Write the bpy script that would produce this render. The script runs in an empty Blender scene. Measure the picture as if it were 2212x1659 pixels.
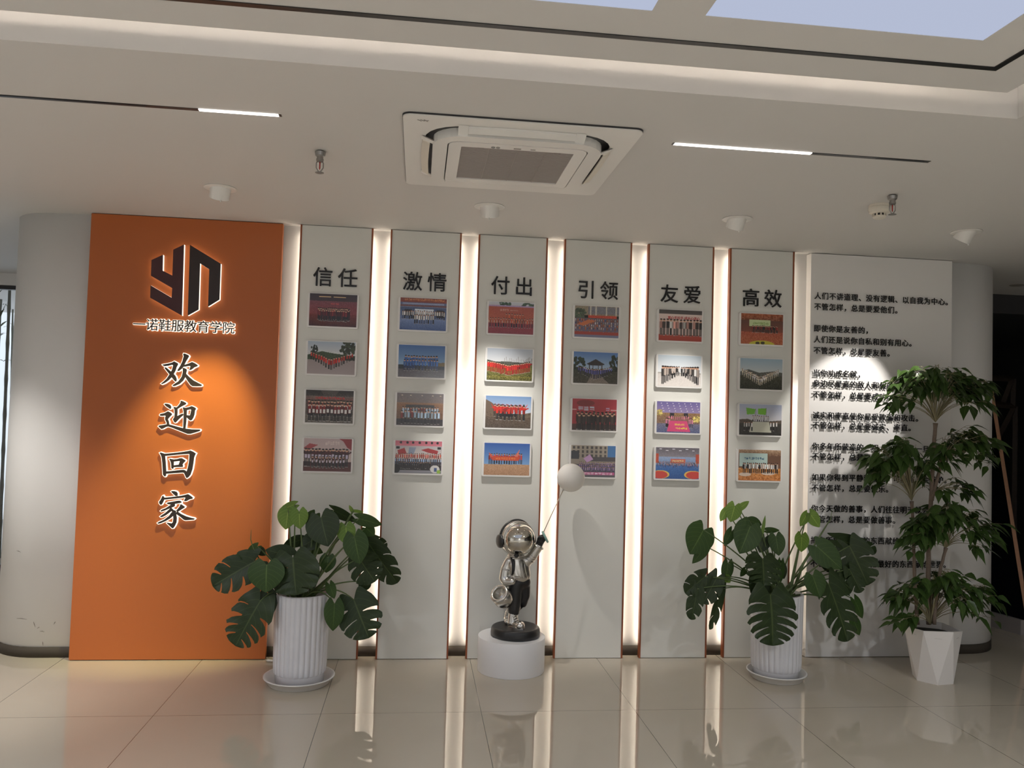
import bpy, bmesh, math, random
import numpy as np
from mathutils import Vector, Matrix

SC = bpy.context.scene
COL = SC.collection
PI = math.pi

# ------------------------------------------------------------------ camera
IMG_W, IMG_H = 2212, 1659
CAM_F = 1744.74                       # focal length in pixels
CAM_PITCH, CAM_ROLL, CAM_YAW = 0.040102, -0.029963, -0.114987
CAM_POS = np.array([0.0, -5.05375, 1.50680])
CEIL = 2.6508                         # ceiling height


def cam_rot():
    cx, sx = math.cos(CAM_PITCH), math.sin(CAM_PITCH)
    cy, sy = math.cos(CAM_ROLL), math.sin(CAM_ROLL)
    cz, sz = math.cos(CAM_YAW), math.sin(CAM_YAW)
    rz = np.array([[cz, -sz, 0], [sz, cz, 0], [0, 0, 1]])
    rx = np.array([[1, 0, 0], [0, cx, -sx], [0, sx, cx]])
    ry = np.array([[cy, 0, sy], [0, 1, 0], [-sy, 0, cy]])
    return rz @ rx @ ry                # columns: right, forward, up


R_CAM = cam_rot()


def at(px, py, val, axis=1):
    """World point seen at photograph pixel (px, py) on the plane axis = val."""
    d = R_CAM @ np.array([(px - IMG_W / 2) / CAM_F, 1.0, -(py - IMG_H / 2) / CAM_F])
    t = (val - CAM_POS[axis]) / d[axis]
    return CAM_POS + d * t


cam_data = bpy.data.cameras.new('camera')
cam = bpy.data.objects.new('camera', cam_data)
COL.objects.link(cam)
cam_data.sensor_width = 36.0
cam_data.lens = CAM_F / IMG_W * 36.0
cam_data.clip_start = 0.05
_m = np.eye(4)
_m[:3, 0] = R_CAM[:, 0]
_m[:3, 1] = R_CAM[:, 2]
_m[:3, 2] = -R_CAM[:, 1]
_m[:3, 3] = CAM_POS
cam.matrix_world = Matrix(_m.tolist())
SC.camera = cam

# ------------------------------------------------------------------ view + world
SC.view_settings.view_transform = 'Standard'
SC.view_settings.look = 'None'
SC.view_settings.exposure = 0.0
SC.view_settings.gamma = 1.0
SC.view_settings.use_curve_mapping = False
try:
    SC.cycles.use_denoising = True
    SC.cycles.max_bounces = 8
    SC.cycles.diffuse_bounces = 5
    SC.cycles.glossy_bounces = 4
    SC.cycles.sample_clamp_indirect = 6.0
    SC.cycles.caustics_reflective = False
    SC.cycles.caustics_refractive = False
except Exception:
    pass

world = bpy.data.worlds.new('daylight')
SC.world = world
world.use_nodes = True
wn = world.node_tree
wn.nodes['Background'].inputs['Color'].default_value = (0.80, 0.90, 1.0, 1)
wn.nodes['Background'].inputs['Strength'].default_value = 1.15

# strengths of the luminous things of the place, in one spot
E_SKY = 1.0            # luminous ceiling film
E_STRIP = 15.0         # LED strips behind the wall panels
E_COVE = 36.0           # LED strip in the ceiling cove
E_TRACK = 7.0         # linear lights
E_LETTER = 1.8         # glowing acrylic bodies of the letters
WARM = (1.0, 0.96, 0.42)
NEUTRAL = (1.0, 0.95, 0.88)
HALL = (0.93, 0.97, 1.0)


def spot(name, loc, target, watts, size_deg, blend, color, radius=0.02):
    d = bpy.data.lights.new(name, 'SPOT')
    d.energy = watts
    d.color = color
    d.spot_size = math.radians(size_deg)
    d.spot_blend = blend
    d.shadow_soft_size = radius
    o = bpy.data.objects.new(name, d)
    COL.objects.link(o)
    o.location = loc
    o.rotation_euler = (Vector(target) - Vector(loc)).to_track_quat('-Z', 'Y').to_euler()
    return o


# the four tilting downlights in front of the wall: (x, y of flange, aim point)
CANS = [((-1.061, -0.735), (-1.36, 0.0, 1.08), 185, 40, 0.8, WARM),
        ((0.351, -0.690), (0.50, 0.0, 1.18), 78, 46, 0.8, NEUTRAL),
        ((1.740, -0.740), (1.60, 0.0, 1.28), 62, 44, 0.7, NEUTRAL),
        ((3.110, -0.760), (2.76, 0.0, 1.44), 84, 41, 0.4, NEUTRAL)]
for (cx_, cy_), tgt, watts, sz_, bl_, colr in CANS:
    dirv = (Vector(tgt) - Vector((cx_, cy_, CEIL))).normalized()
    p0 = Vector((cx_, cy_, CEIL - 0.016)) + dirv * 0.075
    spot('downlight_beam', p0, tgt, watts, sz_, bl_, colr, 0.012)
# ceiling downlights of the hall, behind and beside the camera
HALL_AT = [(-2.31, -3.6, 270), (-2.31, -6.0, 300), (3.0, -3.9, 270), (3.0, -6.4, 380), (0.4, -8.4, 320), (-4.6, -4.6, 240), (5.2, -7.0, 260)]
for (x_, y_, w_) in HALL_AT:
    spot('hall_downlight_beam', (x_, y_, CEIL - 0.02), (x_, y_, 0), w_, 150, 0.9, HALL, 0.05)

spot('corner_downlight_beam', (-2.75, -1.05, CEIL - 0.02), (-2.80, -0.22, 0.0), 190, 74, 0.75, NEUTRAL, 0.05)

# ------------------------------------------------------------------ helpers


def srgb(r, g, b):
    def f(c):
        c /= 255.0
        return c / 12.92 if c <= 0.04045 else ((c + 0.055) / 1.055) ** 2.4
    return (f(r), f(g), f(b), 1.0)


def mat(name, color, rough=0.5, metal=0.0, spec=0.5, emit=None, estr=0.0, coat=0.0, bump=0.0, bscale=60.0, var=0.0):
    m = bpy.data.materials.new(name)
    m.use_nodes = True
    nt = m.node_tree
    b = nt.nodes['Principled BSDF']
    b.inputs['Base Color'].default_value = color if len(color) == 4 else (*color, 1)
    b.inputs['Roughness'].default_value = rough
    b.inputs['Metallic'].default_value = metal
    b.inputs['Specular IOR Level'].default_value = spec
    b.inputs['Coat Weight'].default_value = coat
    b.inputs['Coat Roughness'].default_value = 0.06
    if emit is not None:
        b.inputs['Emission Color'].default_value = (*emit[:3], 1)
        b.inputs['Emission Strength'].default_value = estr
    if bump or var:
        tc = nt.nodes.new('ShaderNodeTexCoord')
        no = nt.nodes.new('ShaderNodeTexNoise')
        no.inputs['Scale'].default_value = bscale
        no.inputs['Detail'].default_value = 4
        nt.links.new(tc.outputs['Object'], no.inputs['Vector'])
        if bump:
            bp = nt.nodes.new('ShaderNodeBump')
            bp.inputs['Strength'].default_value = bump
            bp.inputs['Distance'].default_value = 0.002
            nt.links.new(no.outputs['Fac'], bp.inputs['Height'])
            nt.links.new(bp.outputs['Normal'], b.inputs['Normal'])
        if var:
            mx = nt.nodes.new('ShaderNodeMix')
            mx.data_type = 'RGBA'
            c = b.inputs['Base Color'].default_value
            mx.inputs[6].default_value = tuple(max(0, v * (1 - var)) for v in c[:3]) + (1,)
            mx.inputs[7].default_value = tuple(min(1, v * (1 + var)) for v in c[:3]) + (1,)
            nt.links.new(no.outputs['Fac'], mx.inputs[0])
            nt.links.new(mx.outputs[2], b.inputs['Base Color'])
    return m


def emitter(name, color, strength):
    m = bpy.data.materials.new(name)
    m.use_nodes = True
    nt = m.node_tree
    nt.nodes.clear()
    e = nt.nodes.new('ShaderNodeEmission')
    e.inputs['Color'].default_value = (*color[:3], 1)
    e.inputs['Strength'].default_value = strength
    o = nt.nodes.new('ShaderNodeOutputMaterial')
    nt.links.new(e.outputs[0], o.inputs['Surface'])
    return m


class G:
    """Collects vertices and faces of one mesh."""

    def __init__(self):
        self.v, self.f, self.s = [], [], []

    def add(self, vs, fs, smooth=False):
        n = len(self.v)
        self.v += [tuple(map(float, p)) for p in vs]
        self.f += [tuple(i + n for i in f) for f in fs]
        self.s += [smooth] * len(fs)
        return self

    def box(self, x0, x1, y0, y1, z0, z1, bev=0.0):
        if bev > 0:
            bm = bmesh.new()
            vs = [bm.verts.new(p) for p in [(x0, y0, z0), (x1, y0, z0), (x1, y1, z0), (x0, y1, z0), (x0, y0, z1), (x1, y0, z1), (x1, y1, z1), (x0, y1, z1)]]
            for f in [(0, 3, 2, 1), (4, 5, 6, 7), (0, 1, 5, 4), (1, 2, 6, 5), (2, 3, 7, 6), (3, 0, 4, 7)]:
                bm.faces.new([vs[i] for i in f])
            bmesh.ops.bevel(bm, geom=bm.edges[:], offset=bev, segments=2, profile=0.5, affect='EDGES')
            bm.verts.index_update()
            self.add([v.co for v in bm.verts], [[v.index for v in f.verts] for f in bm.faces])
            bm.free()
            return self
        return self.add([(x0, y0, z0), (x1, y0, z0), (x1, y1, z0), (x0, y1, z0), (x0, y0, z1), (x1, y0, z1), (x1, y1, z1), (x0, y1, z1)],
                        [(0, 3, 2, 1), (4, 5, 6, 7), (0, 1, 5, 4), (1, 2, 6, 5), (2, 3, 7, 6), (3, 0, 4, 7)])

    def prism(self, pts, a, b, axis='y'):
        """Extrude a polygon (2D) between a and b along an axis."""
        n = len(pts)
        if axis == 'y':
            mk = lambda p, t: (p[0], t, p[1])
        elif axis == 'z':
            mk = lambda p, t: (p[0], p[1], t)
        else:
            mk = lambda p, t: (t, p[0], p[1])
        vs = [mk(p, a) for p in pts] + [mk(p, b) for p in pts]
        fs = [tuple(range(n)), tuple(range(2 * n - 1, n - 1, -1))]
        fs += [(i, i + n, (i + 1) % n + n, (i + 1) % n) for i in range(n)]
        return self.add(vs, fs)

    def ring(self, outer, inner, a, b, axis='z'):
        """Frame between two loops with the same number of points."""
        n = len(outer)
        mk = (lambda p, t: (p[0], p[1], t)) if axis == 'z' else (lambda p, t: (p[0], t, p[1]))
        vs = [mk(p, a) for p in outer] + [mk(p, a) for p in inner] + [mk(p, b) for p in outer] + [mk(p, b) for p in inner]
        fs = []
        for i in range(n):
            j = (i + 1) % n
            fs += [(i, j, n + j, n + i), (2 * n + i, 3 * n + i, 3 * n + j, 2 * n + j), (i, 2 * n + i, 2 * n + j, j), (n + i, n + j, 3 * n + j, 3 * n + i)]
        return self.add(vs, fs)

    def lathe(self, prof, seg=32, c=(0, 0, 0), m=None, smooth=True, cap=True):
        """prof: list of (r, z); revolved about z."""
        vs, fs = [], []
        for r, z in prof:
            for k in range(seg):
                a = 2 * PI * k / seg
                vs.append(Vector((r * math.cos(a), r * math.sin(a), z)))
        for i in range(len(prof) - 1):
            for k in range(seg):
                k2 = (k + 1) % seg
                fs.append((i * seg + k, i * seg + k2, (i + 1) * seg + k2, (i + 1) * seg + k))
        if cap:
            if prof[0][0] > 1e-5:
                fs.append(tuple(range(seg - 1, -1, -1)))
            if prof[-1][0] > 1e-5:
                fs.append(tuple((len(prof) - 1) * seg + k for k in range(seg)))
        if m is not None:
            vs = [m @ p for p in vs]
        vs = [p + Vector(c) for p in vs]
        return self.add(vs, fs, smooth)

    def tube(self, path, radii, seg=8, smooth=True):
        path = [Vector(p) for p in path]
        if not hasattr(radii, '__len__'):
            radii = [radii] * len(path)
        vs, fs = [], []
        up = None
        for i, p in enumerate(path):
            t = (path[min(i + 1, len(path) - 1)] - path[max(i - 1, 0)])
            t = t.normalized() if t.length > 1e-9 else Vector((0, 0, 1))
            if up is None:
                ref = Vector((0, 0, 1)) if abs(t.z) < 0.9 else Vector((1, 0, 0))
                up = (ref - t * ref.dot(t)).normalized()
            else:
                up = (up - t * up.dot(t))
                up = up.normalized() if up.length > 1e-6 else t.orthogonal().normalized()
            side = t.cross(up)
            for k in range(seg):
                a = 2 * PI * k / seg
                vs.append(p + (up * math.cos(a) + side * math.sin(a)) * radii[i])
        for i in range(len(path) - 1):
            for k in range(seg):
                k2 = (k + 1) % seg
                fs.append((i * seg + k, i * seg + k2, (i + 1) * seg + k2, (i + 1) * seg + k))
        fs.append(tuple(range(seg - 1, -1, -1)))
        fs.append(tuple((len(path) - 1) * seg + k for k in range(seg)))
        return self.add(vs, fs, smooth)

    def ball(self, c, r, seg=24, rings=14, m=None):
        if not hasattr(r, '__len__'):
            r = (r, r, r)
        vs, fs = [], []
        for i in range(rings + 1):
            th = PI * i / rings
            for k in range(seg):
                a = 2 * PI * k / seg
                p = Vector((r[0] * math.sin(th) * math.cos(a), r[1] * math.sin(th) * math.sin(a), r[2] * math.cos(th)))
                if m is not None:
                    p = m @ p
                vs.append(p + Vector(c))
        for i in range(rings):
            for k in range(seg):
                k2 = (k + 1) % seg
                fs.append((i * seg + k, (i + 1) * seg + k, (i + 1) * seg + k2, i * seg + k2))
        return self.add(vs, fs, True)

    def torus(self, c, R, r, m=None, seg=40, sub=10, a0=0.0, a1=2 * PI, flat=1.0):
        vs, fs = [], []
        full = abs(a1 - a0 - 2 * PI) < 1e-6
        n = seg if full else seg + 1
        for i in range(n):
            a = a0 + (a1 - a0) * i / seg
            for k in range(sub):
                b = 2 * PI * k / sub
                p = Vector(((R + r * math.cos(b)) * math.cos(a), (R + r * math.cos(b)) * math.sin(a), r * flat * math.sin(b)))
                if m is not None:
                    p = m @ p
                vs.append(p + Vector(c))
        for i in range(n if full else n - 1):
            for k in range(sub):
                i2, k2 = (i + 1) % n, (k + 1) % sub
                fs.append((i * sub + k, i2 * sub + k, i2 * sub + k2, i * sub + k2))
        return self.add(vs, fs, True)


def obj(name, g, material, parent=None, label=None, kind=None, recalc=True, mats=None, weld=True):
    """Link the collected geometry as ONE mesh object. Coordinates are local to the parent."""
    me = bpy.data.meshes.new(name)
    me.from_pydata(g.v, [], g.f)
    me.polygons.foreach_set('use_smooth', g.s)
    for mm in (mats or [material]):
        me.materials.append(mm)
    if recalc:
        bm = bmesh.new()
        bm.from_mesh(me)
        if weld:
            bmesh.ops.remove_doubles(bm, verts=bm.verts[:], dist=1e-6)
        bmesh.ops.recalc_face_normals(bm, faces=bm.faces[:])
        bm.to_mesh(me)
        bm.free()
    me.update()
    o = bpy.data.objects.new(name, me)
    COL.objects.link(o)
    if parent is not None:
        o.parent = parent
    if label:
        o['label'] = label
    if kind:
        o['kind'] = kind
    return o


def tag(o, label, cat, group=None):
    o['label'] = label
    o['category'] = cat
    if group:
        o['group'] = group
    return o


def thing(name, label, cat, loc=(0, 0, 0), rz=0.0, group=None):
    o = bpy.data.objects.new(name, None)
    COL.objects.link(o)
    o.location = loc
    o.rotation_euler = (0, 0, rz)
    o.empty_display_size = 0.05
    return tag(o, label, cat, group)


def rrect(x0, x1, y0, y1, r, n=6):
    pts = []
    for cx, cy, a in ((x1 - r, y1 - r, 0), (x0 + r, y1 - r, 90), (x0 + r, y0 + r, 180), (x1 - r, y0 + r, 270)):
        for i in range(n + 1):
            t = math.radians(a + 90 * i / n)
            pts.append((cx + r * math.cos(t), cy + r * math.sin(t)))
    return pts


def offset_poly(pts, d):
    n = len(pts)
    area = sum(pts[i][0] * pts[(i + 1) % n][1] - pts[(i + 1) % n][0] * pts[i][1] for i in range(n))
    sgn = 1 if area > 0 else -1
    out = []
    for i in range(n):
        p, q, r = (Vector(pts[i - 1]), Vector(pts[i]), Vector(pts[(i + 1) % n]))
        e1, e2 = (q - p).normalized(), (r - q).normalized()
        n1, n2 = Vector((e1.y, -e1.x)) * sgn, Vector((e2.y, -e2.x)) * sgn
        b = (n1 + n2)
        b = b.normalized() if b.length > 1e-6 else n1
        k = d / max(0.5, b.dot(n1))
        out.append((q.x + b.x * k, q.y + b.y * k))
    return out


def axis_matrix(zdir, xhint=(1, 0, 0)):
    z = Vector(zdir).normalized()
    x = Vector(xhint)
    x = (x - z * x.dot(z)).normalized()
    y = z.cross(x)
    return Matrix((x, y, z)).transposed()


# glyphs of the built-in font stack, as numpy meshes (front faces -y)
_glyph = {}


def glyph_mesh(items):
    """items: list of (text, size, extrude, bold). Converts them all in one go."""
    todo = []
    for it in items:
        if it in _glyph:
            continue
        cu = bpy.data.curves.new('g', 'FONT')
        cu.body, cu.size, cu.extrude, cu.offset = it[0], it[1], it[2], it[3] * it[1]
        cu.resolution_u = 3
        o = bpy.data.objects.new('g', cu)
        COL.objects.link(o)
        todo.append((it, o, cu))
        _glyph[it] = None
    bpy.context.view_layer.update()
    dg = bpy.context.evaluated_depsgraph_get()
    for it, o, cu in todo:
        me = bpy.data.meshes.new_from_object(o.evaluated_get(dg))
        vs = np.array([v.co for v in me.vertices]).reshape(-1, 3)
        fs = [tuple(p.vertices) for p in me.polygons]
        _glyph[it] = (vs, fs)
        bpy.data.meshes.remove(me)
    for it, o, cu in todo:
        bpy.data.objects.remove(o)
        bpy.data.curves.remove(cu)


def put_glyph(g, item, x, z, y, center=False, bold=0.0, n=4):
    vs, fs = _glyph[item]
    ox = oz = 0.0
    if center:
        ox = -(vs[:, 0].min() + vs[:, 0].max()) / 2
        oz = -(vs[:, 1].min() + vs[:, 1].max()) / 2
    steps = [(0.0, 0.0)] if not bold else [(bold * item[1] * math.cos(2 * PI * (k + .5) / n), bold * item[1] * math.sin(2 * PI * (k + .5) / n)) for k in range(n)]
    for k, (dx, dz) in enumerate(steps):
        g.add([(p[0] + ox + x + dx, y - p[2] * (1 + 0.004 * k), p[1] + oz + z + dz) for p in vs], fs)
    return g
# ------------------------------------------------------------------ materials
M = {}
M['wall'] = mat('white_wall_paint', (0.79, 0.785, 0.785), 0.55, bump=0.08, bscale=180)
M['ceiling'] = mat('ceiling_paint', (0.65, 0.64, 0.63), 0.7, bump=0.05, bscale=150)
M['panel'] = mat('grey_white_panel_paint', (0.72, 0.72, 0.685), 0.42, bump=0.03, bscale=220)
M['poem'] = mat('white_poem_panel_paint', (0.78, 0.765, 0.755), 0.5, bump=0.03, bscale=220)
M['orange'] = mat('orange_panel_paint', (0.44, 0.116, 0.027), 0.38, bump=0.04, bscale=220)
M['copper'] = mat('copper_edge_trim', (0.28, 0.080, 0.032), 0.35, metal=0.2)
M['skirting'] = mat('dark_brown_skirting', (0.060, 0.050, 0.040), 0.6, spec=0.15)
M['black'] = mat('black_plastic', (0.012, 0.012, 0.013), 0.35)
M['letter'] = mat('black_acrylic_letter', (0.012, 0.012, 0.014), 0.18)
M['plum'] = mat('dark_plum_face', (0.062, 0.018, 0.021), 0.4)
M['char'] = mat('charcoal_face', (0.030, 0.020, 0.020), 0.35)
M['glow'] = emitter('glowing_acrylic', (1.0, 0.86, 0.68), E_LETTER)
M['strip'] = emitter('led_strip', (1.0, 0.87, 0.69), E_STRIP)
M['cove'] = emitter('cove_led', (1.0, 0.86, 0.72), E_COVE)
M['track'] = emitter('linear_diffuser', (1.0, 0.93, 0.88), E_TRACK)
M['film'] = emitter('luminous_film', (0.455, 0.505, 0.655), E_SKY)
M['white'] = mat('white_plastic', (0.80, 0.79, 0.77), 0.35)
M['offwhite'] = mat('cream_plastic', (0.72, 0.68, 0.60), 0.4)
M['acwhite'] = mat('conditioner_white', (0.80, 0.79, 0.77), 0.4)
M['frame'] = mat('white_frame', (0.82, 0.81, 0.80), 0.25)
M['plinth'] = mat('white_plinth', (0.80, 0.80, 0.82), 0.28)
M['pot'] = mat('white_glazed_pot', (0.70, 0.70, 0.735), 0.25, var=0.05, bscale=14)
M['saucer'] = mat('white_plastic_saucer', (0.70, 0.68, 0.66), 0.35, var=0.08, bscale=25)
M['soil'] = mat('dark_soil', (0.02, 0.016, 0.012), 0.95, bump=1.0, bscale=90, var=0.4)
M['matpot'] = mat('matt_white_pot', (0.78, 0.75, 0.73), 0.5)
M['silver'] = mat('silver_lacquer', (0.64, 0.625, 0.59), 0.27, metal=1.0)
M['chrome'] = mat('mirror_visor', (0.62, 0.60, 0.55), 0.02, metal=1.0)
M['satin'] = mat('black_satin', (0.014, 0.014, 0.015), 0.38)
M['mint'] = mat('mint_rubber', (0.24, 0.42, 0.37), 0.5)
M['balloon'] = mat('frosted_white_balloon', (0.80, 0.78, 0.75), 0.6, bump=0.25, bscale=25)
M['wire'] = mat('brass_wire', (0.45, 0.40, 0.33), 0.35, metal=0.8)
M['steel'] = mat('brushed_steel', (0.33, 0.32, 0.31), 0.35, metal=0.9)
M['redbulb'] = mat('red_glass_bulb', (0.45, 0.02, 0.02), 0.1)
M['bark'] = mat('grey_brown_bark', (0.17, 0.125, 0.095), 0.85, bump=0.8, bscale=120, var=0.3)
M['twig'] = mat('olive_twig', (0.24, 0.21, 0.12), 0.7)
M['shadewall'] = mat('back_room_shade_paint', (0.035, 0.034, 0.036), 0.7)  # gloom of the unlit right room put into the wall colour
M['darkwood'] = mat('dark_timber', (0.045, 0.03, 0.02), 0.6, var=0.25, bscale=20)
M['tan'] = mat('tan_wood_edge', (0.50, 0.27, 0.16), 0.45, var=0.15, bscale=30)
M['blackgloss'] = mat('black_gloss_panel', (0.006, 0.007, 0.009), 0.2)
M['greybase'] = mat('grey_base_board', (0.30, 0.27, 0.26), 0.5)
M['scuff'] = mat('grey_scuff', (0.16, 0.14, 0.12), 0.8)
M['winframe'] = mat('dark_window_frame', (0.03, 0.03, 0.035), 0.4)
M['cane'] = mat('bamboo_cane', (0.10, 0.11, 0.085), 0.5, var=0.3, bscale=15)
M['grille'] = mat('taupe_grille', (0.36, 0.33, 0.31), 0.5)


def leaf_material(name, c_lo, c_hi, rough=0.32, trans=0.25):
    m = bpy.data.materials.new(name)
    m.use_nodes = True
    nt = m.node_tree
    b = nt.nodes['Principled BSDF']
    b.inputs['Roughness'].default_value = rough
    b.inputs['Specular IOR Level'].default_value = 0.3
    uv = nt.nodes.new('ShaderNodeUVMap')
    sep = nt.nodes.new('ShaderNodeSeparateXYZ')
    nt.links.new(uv.outputs[0], sep.inputs[0])
    ab = nt.nodes.new('ShaderNodeMath'); ab.operation = 'ABSOLUTE'
    nt.links.new(sep.outputs['X'], ab.inputs[0])
    # midrib
    mr = nt.nodes.new('ShaderNodeMapRange')
    mr.inputs['From Min'].default_value = 0.015
    mr.inputs['From Max'].default_value = 0.05
    mr.inputs['To Min'].default_value = 1.0
    mr.inputs['To Max'].default_value = 0.0
    nt.links.new(ab.outputs[0], mr.inputs['Value'])
    # side veins
    m1 = nt.nodes.new('ShaderNodeMath'); m1.operation = 'MULTIPLY_ADD'
    m1.inputs[1].default_value = -0.35
    nt.links.new(ab.outputs[0], m1.inputs[0]); nt.links.new(sep.outputs['Y'], m1.inputs[2])
    m2 = nt.nodes.new('ShaderNodeMath'); m2.operation = 'MULTIPLY'; m2.inputs[1].default_value = 7.0
    nt.links.new(m1.outputs[0], m2.inputs[0])
    m3 = nt.nodes.new('ShaderNodeMath'); m3.operation = 'PINGPONG'; m3.inputs[1].default_value = 0.5
    nt.links.new(m2.outputs[0], m3.inputs[0])
    m4 = nt.nodes.new('ShaderNodeMapRange')
    m4.inputs['From Min'].default_value = 0.0
    m4.inputs['From Max'].default_value = 0.08
    m4.inputs['To Min'].default_value = 0.45
    m4.inputs['To Max'].default_value = 0.0
    nt.links.new(m3.outputs[0], m4.inputs['Value'])
    mxv = nt.nodes.new('ShaderNodeMath'); mxv.operation = 'MAXIMUM'
    nt.links.new(mr.outputs[0], mxv.inputs[0]); nt.links.new(m4.outputs[0], mxv.inputs[1])
    tc = nt.nodes.new('ShaderNodeTexCoord')
    no = nt.nodes.new('ShaderNodeTexNoise'); no.inputs['Scale'].default_value = 9
    nt.links.new(tc.outputs['Object'], no.inputs['Vector'])
    mixn = nt.nodes.new('ShaderNodeMix'); mixn.data_type = 'RGBA'
    mixn.inputs[6].default_value = (*c_lo, 1); mixn.inputs[7].default_value = (*c_hi, 1)
    nt.links.new(no.outputs['Fac'], mixn.inputs[0])
    mixv = nt.nodes.new('ShaderNodeMix'); mixv.data_type = 'RGBA'
    mixv.inputs[7].default_value = (c_hi[0] * 2.0 + 0.01, c_hi[1] * 1.7 + 0.01, c_hi[2] * 1.8 + 0.005, 1)
    nt.links.new(mxv.outputs[0], mixv.inputs[0]); nt.links.new(mixn.outputs[2], mixv.inputs[6])
    nt.links.new(mixv.outputs[2], b.inputs['Base Color'])
    tr = nt.nodes.new('ShaderNodeBsdfTranslucent')
    nt.links.new(mixv.outputs[2], tr.inputs['Color'])
    ms = nt.nodes.new('ShaderNodeMixShader'); ms.inputs[0].default_value = trans
    nt.links.new(b.outputs[0], ms.inputs[1]); nt.links.new(tr.outputs[0], ms.inputs[2])
    nt.links.new(ms.outputs[0], nt.nodes['Material Output'].inputs['Surface'])
    return m


M['leafD'] = leaf_material('dark_leaf', (0.020, 0.035, 0.012), (0.030, 0.052, 0.016), 0.42, 0.08)
M['leafM'] = leaf_material('mid_green_leaf', (0.032, 0.066, 0.016), (0.046, 0.092, 0.022), 0.42, 0.18)
M['leafL'] = leaf_material('young_light_leaf', (0.13, 0.24, 0.045), (0.19, 0.31, 0.065), 0.36, 0.35)
M['leafT'] = leaf_material('tree_leaf', (0.030, 0.062, 0.014), (0.055, 0.105, 0.024), 0.34, 0.22)
M['petiole'] = mat('green_petiole', (0.10, 0.15, 0.05), 0.45)

# floor: polished beige tiles, seams 0.8 m apart


def floor_material():
    m = bpy.data.materials.new('polished_beige_tile')
    m.use_nodes = True
    nt = m.node_tree
    b = nt.nodes['Principled BSDF']
    tc = nt.nodes.new('ShaderNodeTexCoord')
    sep = nt.nodes.new('ShaderNodeSeparateXYZ')
    nt.links.new(tc.outputs['Object'], sep.inputs[0])

    def seam(sock, off, half=0.4):
        a = nt.nodes.new('ShaderNodeMath'); a.operation = 'SUBTRACT'; a.inputs[1].default_value = off
        nt.links.new(sock, a.inputs[0])
        d = nt.nodes.new('ShaderNodeMath'); d.operation = 'PINGPONG'; d.inputs[1].default_value = half
        nt.links.new(a.outputs[0], d.inputs[0])
        return d.outputs[0]
    sx, sy = seam(sep.outputs['X'], -2.0274), seam(sep.outputs['Y'], -0.8946, 0.8)
    mn = nt.nodes.new('ShaderNodeMath'); mn.operation = 'MINIMUM'
    nt.links.new(sx, mn.inputs[0]); nt.links.new(sy, mn.inputs[1])
    mr = nt.nodes.new('ShaderNodeMapRange')
    mr.inputs['From Min'].default_value = 0.0008
    mr.inputs['From Max'].default_value = 0.0018
    nt.links.new(mn.outputs[0], mr.inputs['Value'])
    no = nt.nodes.new('ShaderNodeTexNoise'); no.inputs['Scale'].default_value = 2.2; no.inputs['Detail'].default_value = 6
    nt.links.new(tc.outputs['Object'], no.inputs['Vector'])
    mixn = nt.nodes.new('ShaderNodeMix'); mixn.data_type = 'RGBA'
    mixn.inputs[6].default_value = (0.45, 0.40, 0.325, 1)
    mixn.inputs[7].default_value = (0.50, 0.445, 0.365, 1)
    nt.links.new(no.outputs['Fac'], mixn.inputs[0])
    mix = nt.nodes.new('ShaderNodeMix'); mix.data_type = 'RGBA'
    mix.inputs[6].default_value = (0.05, 0.04, 0.03, 1)
    nt.links.new(mr.outputs[0], mix.inputs[0]); nt.links.new(mixn.outputs[2], mix.inputs[7])
    nt.links.new(mix.outputs[2], b.inputs['Base Color'])
    b.inputs['Roughness'].default_value = 0.03
    b.inputs['IOR'].default_value = 1.85
    no2 = nt.nodes.new('ShaderNodeTexNoise'); no2.inputs['Scale'].default_value = 3.0; no2.inputs['Detail'].default_value = 1
    nt.links.new(tc.outputs['Object'], no2.inputs['Vector'])
    bp = nt.nodes.new('ShaderNodeBump'); bp.inputs['Strength'].default_value = 0.012; bp.inputs['Distance'].default_value = 0.02
    nt.links.new(no2.outputs['Fac'], bp.inputs['Height'])
    nt.links.new(bp.outputs['Normal'], b.inputs['Normal'])
    return m


M['floor'] = floor_material()

# ------------------------------------------------------------------ setting
X0, X1, Y0, Y1 = -6.0, 6.6, -9.0, 6.0
WY = 0.065                            # front face of the curved partition wall


def struct(name, g, m, parent=None, label=None):
    return obj(name, g, m, parent, label, 'structure')


struct('floor', G().box(X0, X1, Y0, Y1, -0.10, 0.0), M['floor'], label='polished beige tile floor with thin dark joints')

# ceiling with a rectangular recess over the hall; its cut edge is the lit riser of the cove
TX0, TX1, TY0, TY1 = -4.2, 2.146, -8.0, -2.366
RISE = 0.16
g = G()
g.box(X0, X1, TY1, Y1, CEIL, CEIL + RISE)
g.box(X0, X1, Y0, TY0, CEIL, CEIL + RISE)
g.box(X0, TX0, TY0, TY1, CEIL, CEIL + RISE)
g.box(TX1, X1, TY0, TY1, CEIL, CEIL + RISE)
g.box(X0, X1, Y0, Y1, CEIL + RISE, CEIL + 0.26)
struct('ceiling', g, M['ceiling'], label='white painted ceiling around the recessed cove')

IX0, IX1, IY0, IY1 = TX0 + 0.205, 1.943, TY0 + 0.205, -2.571
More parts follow.
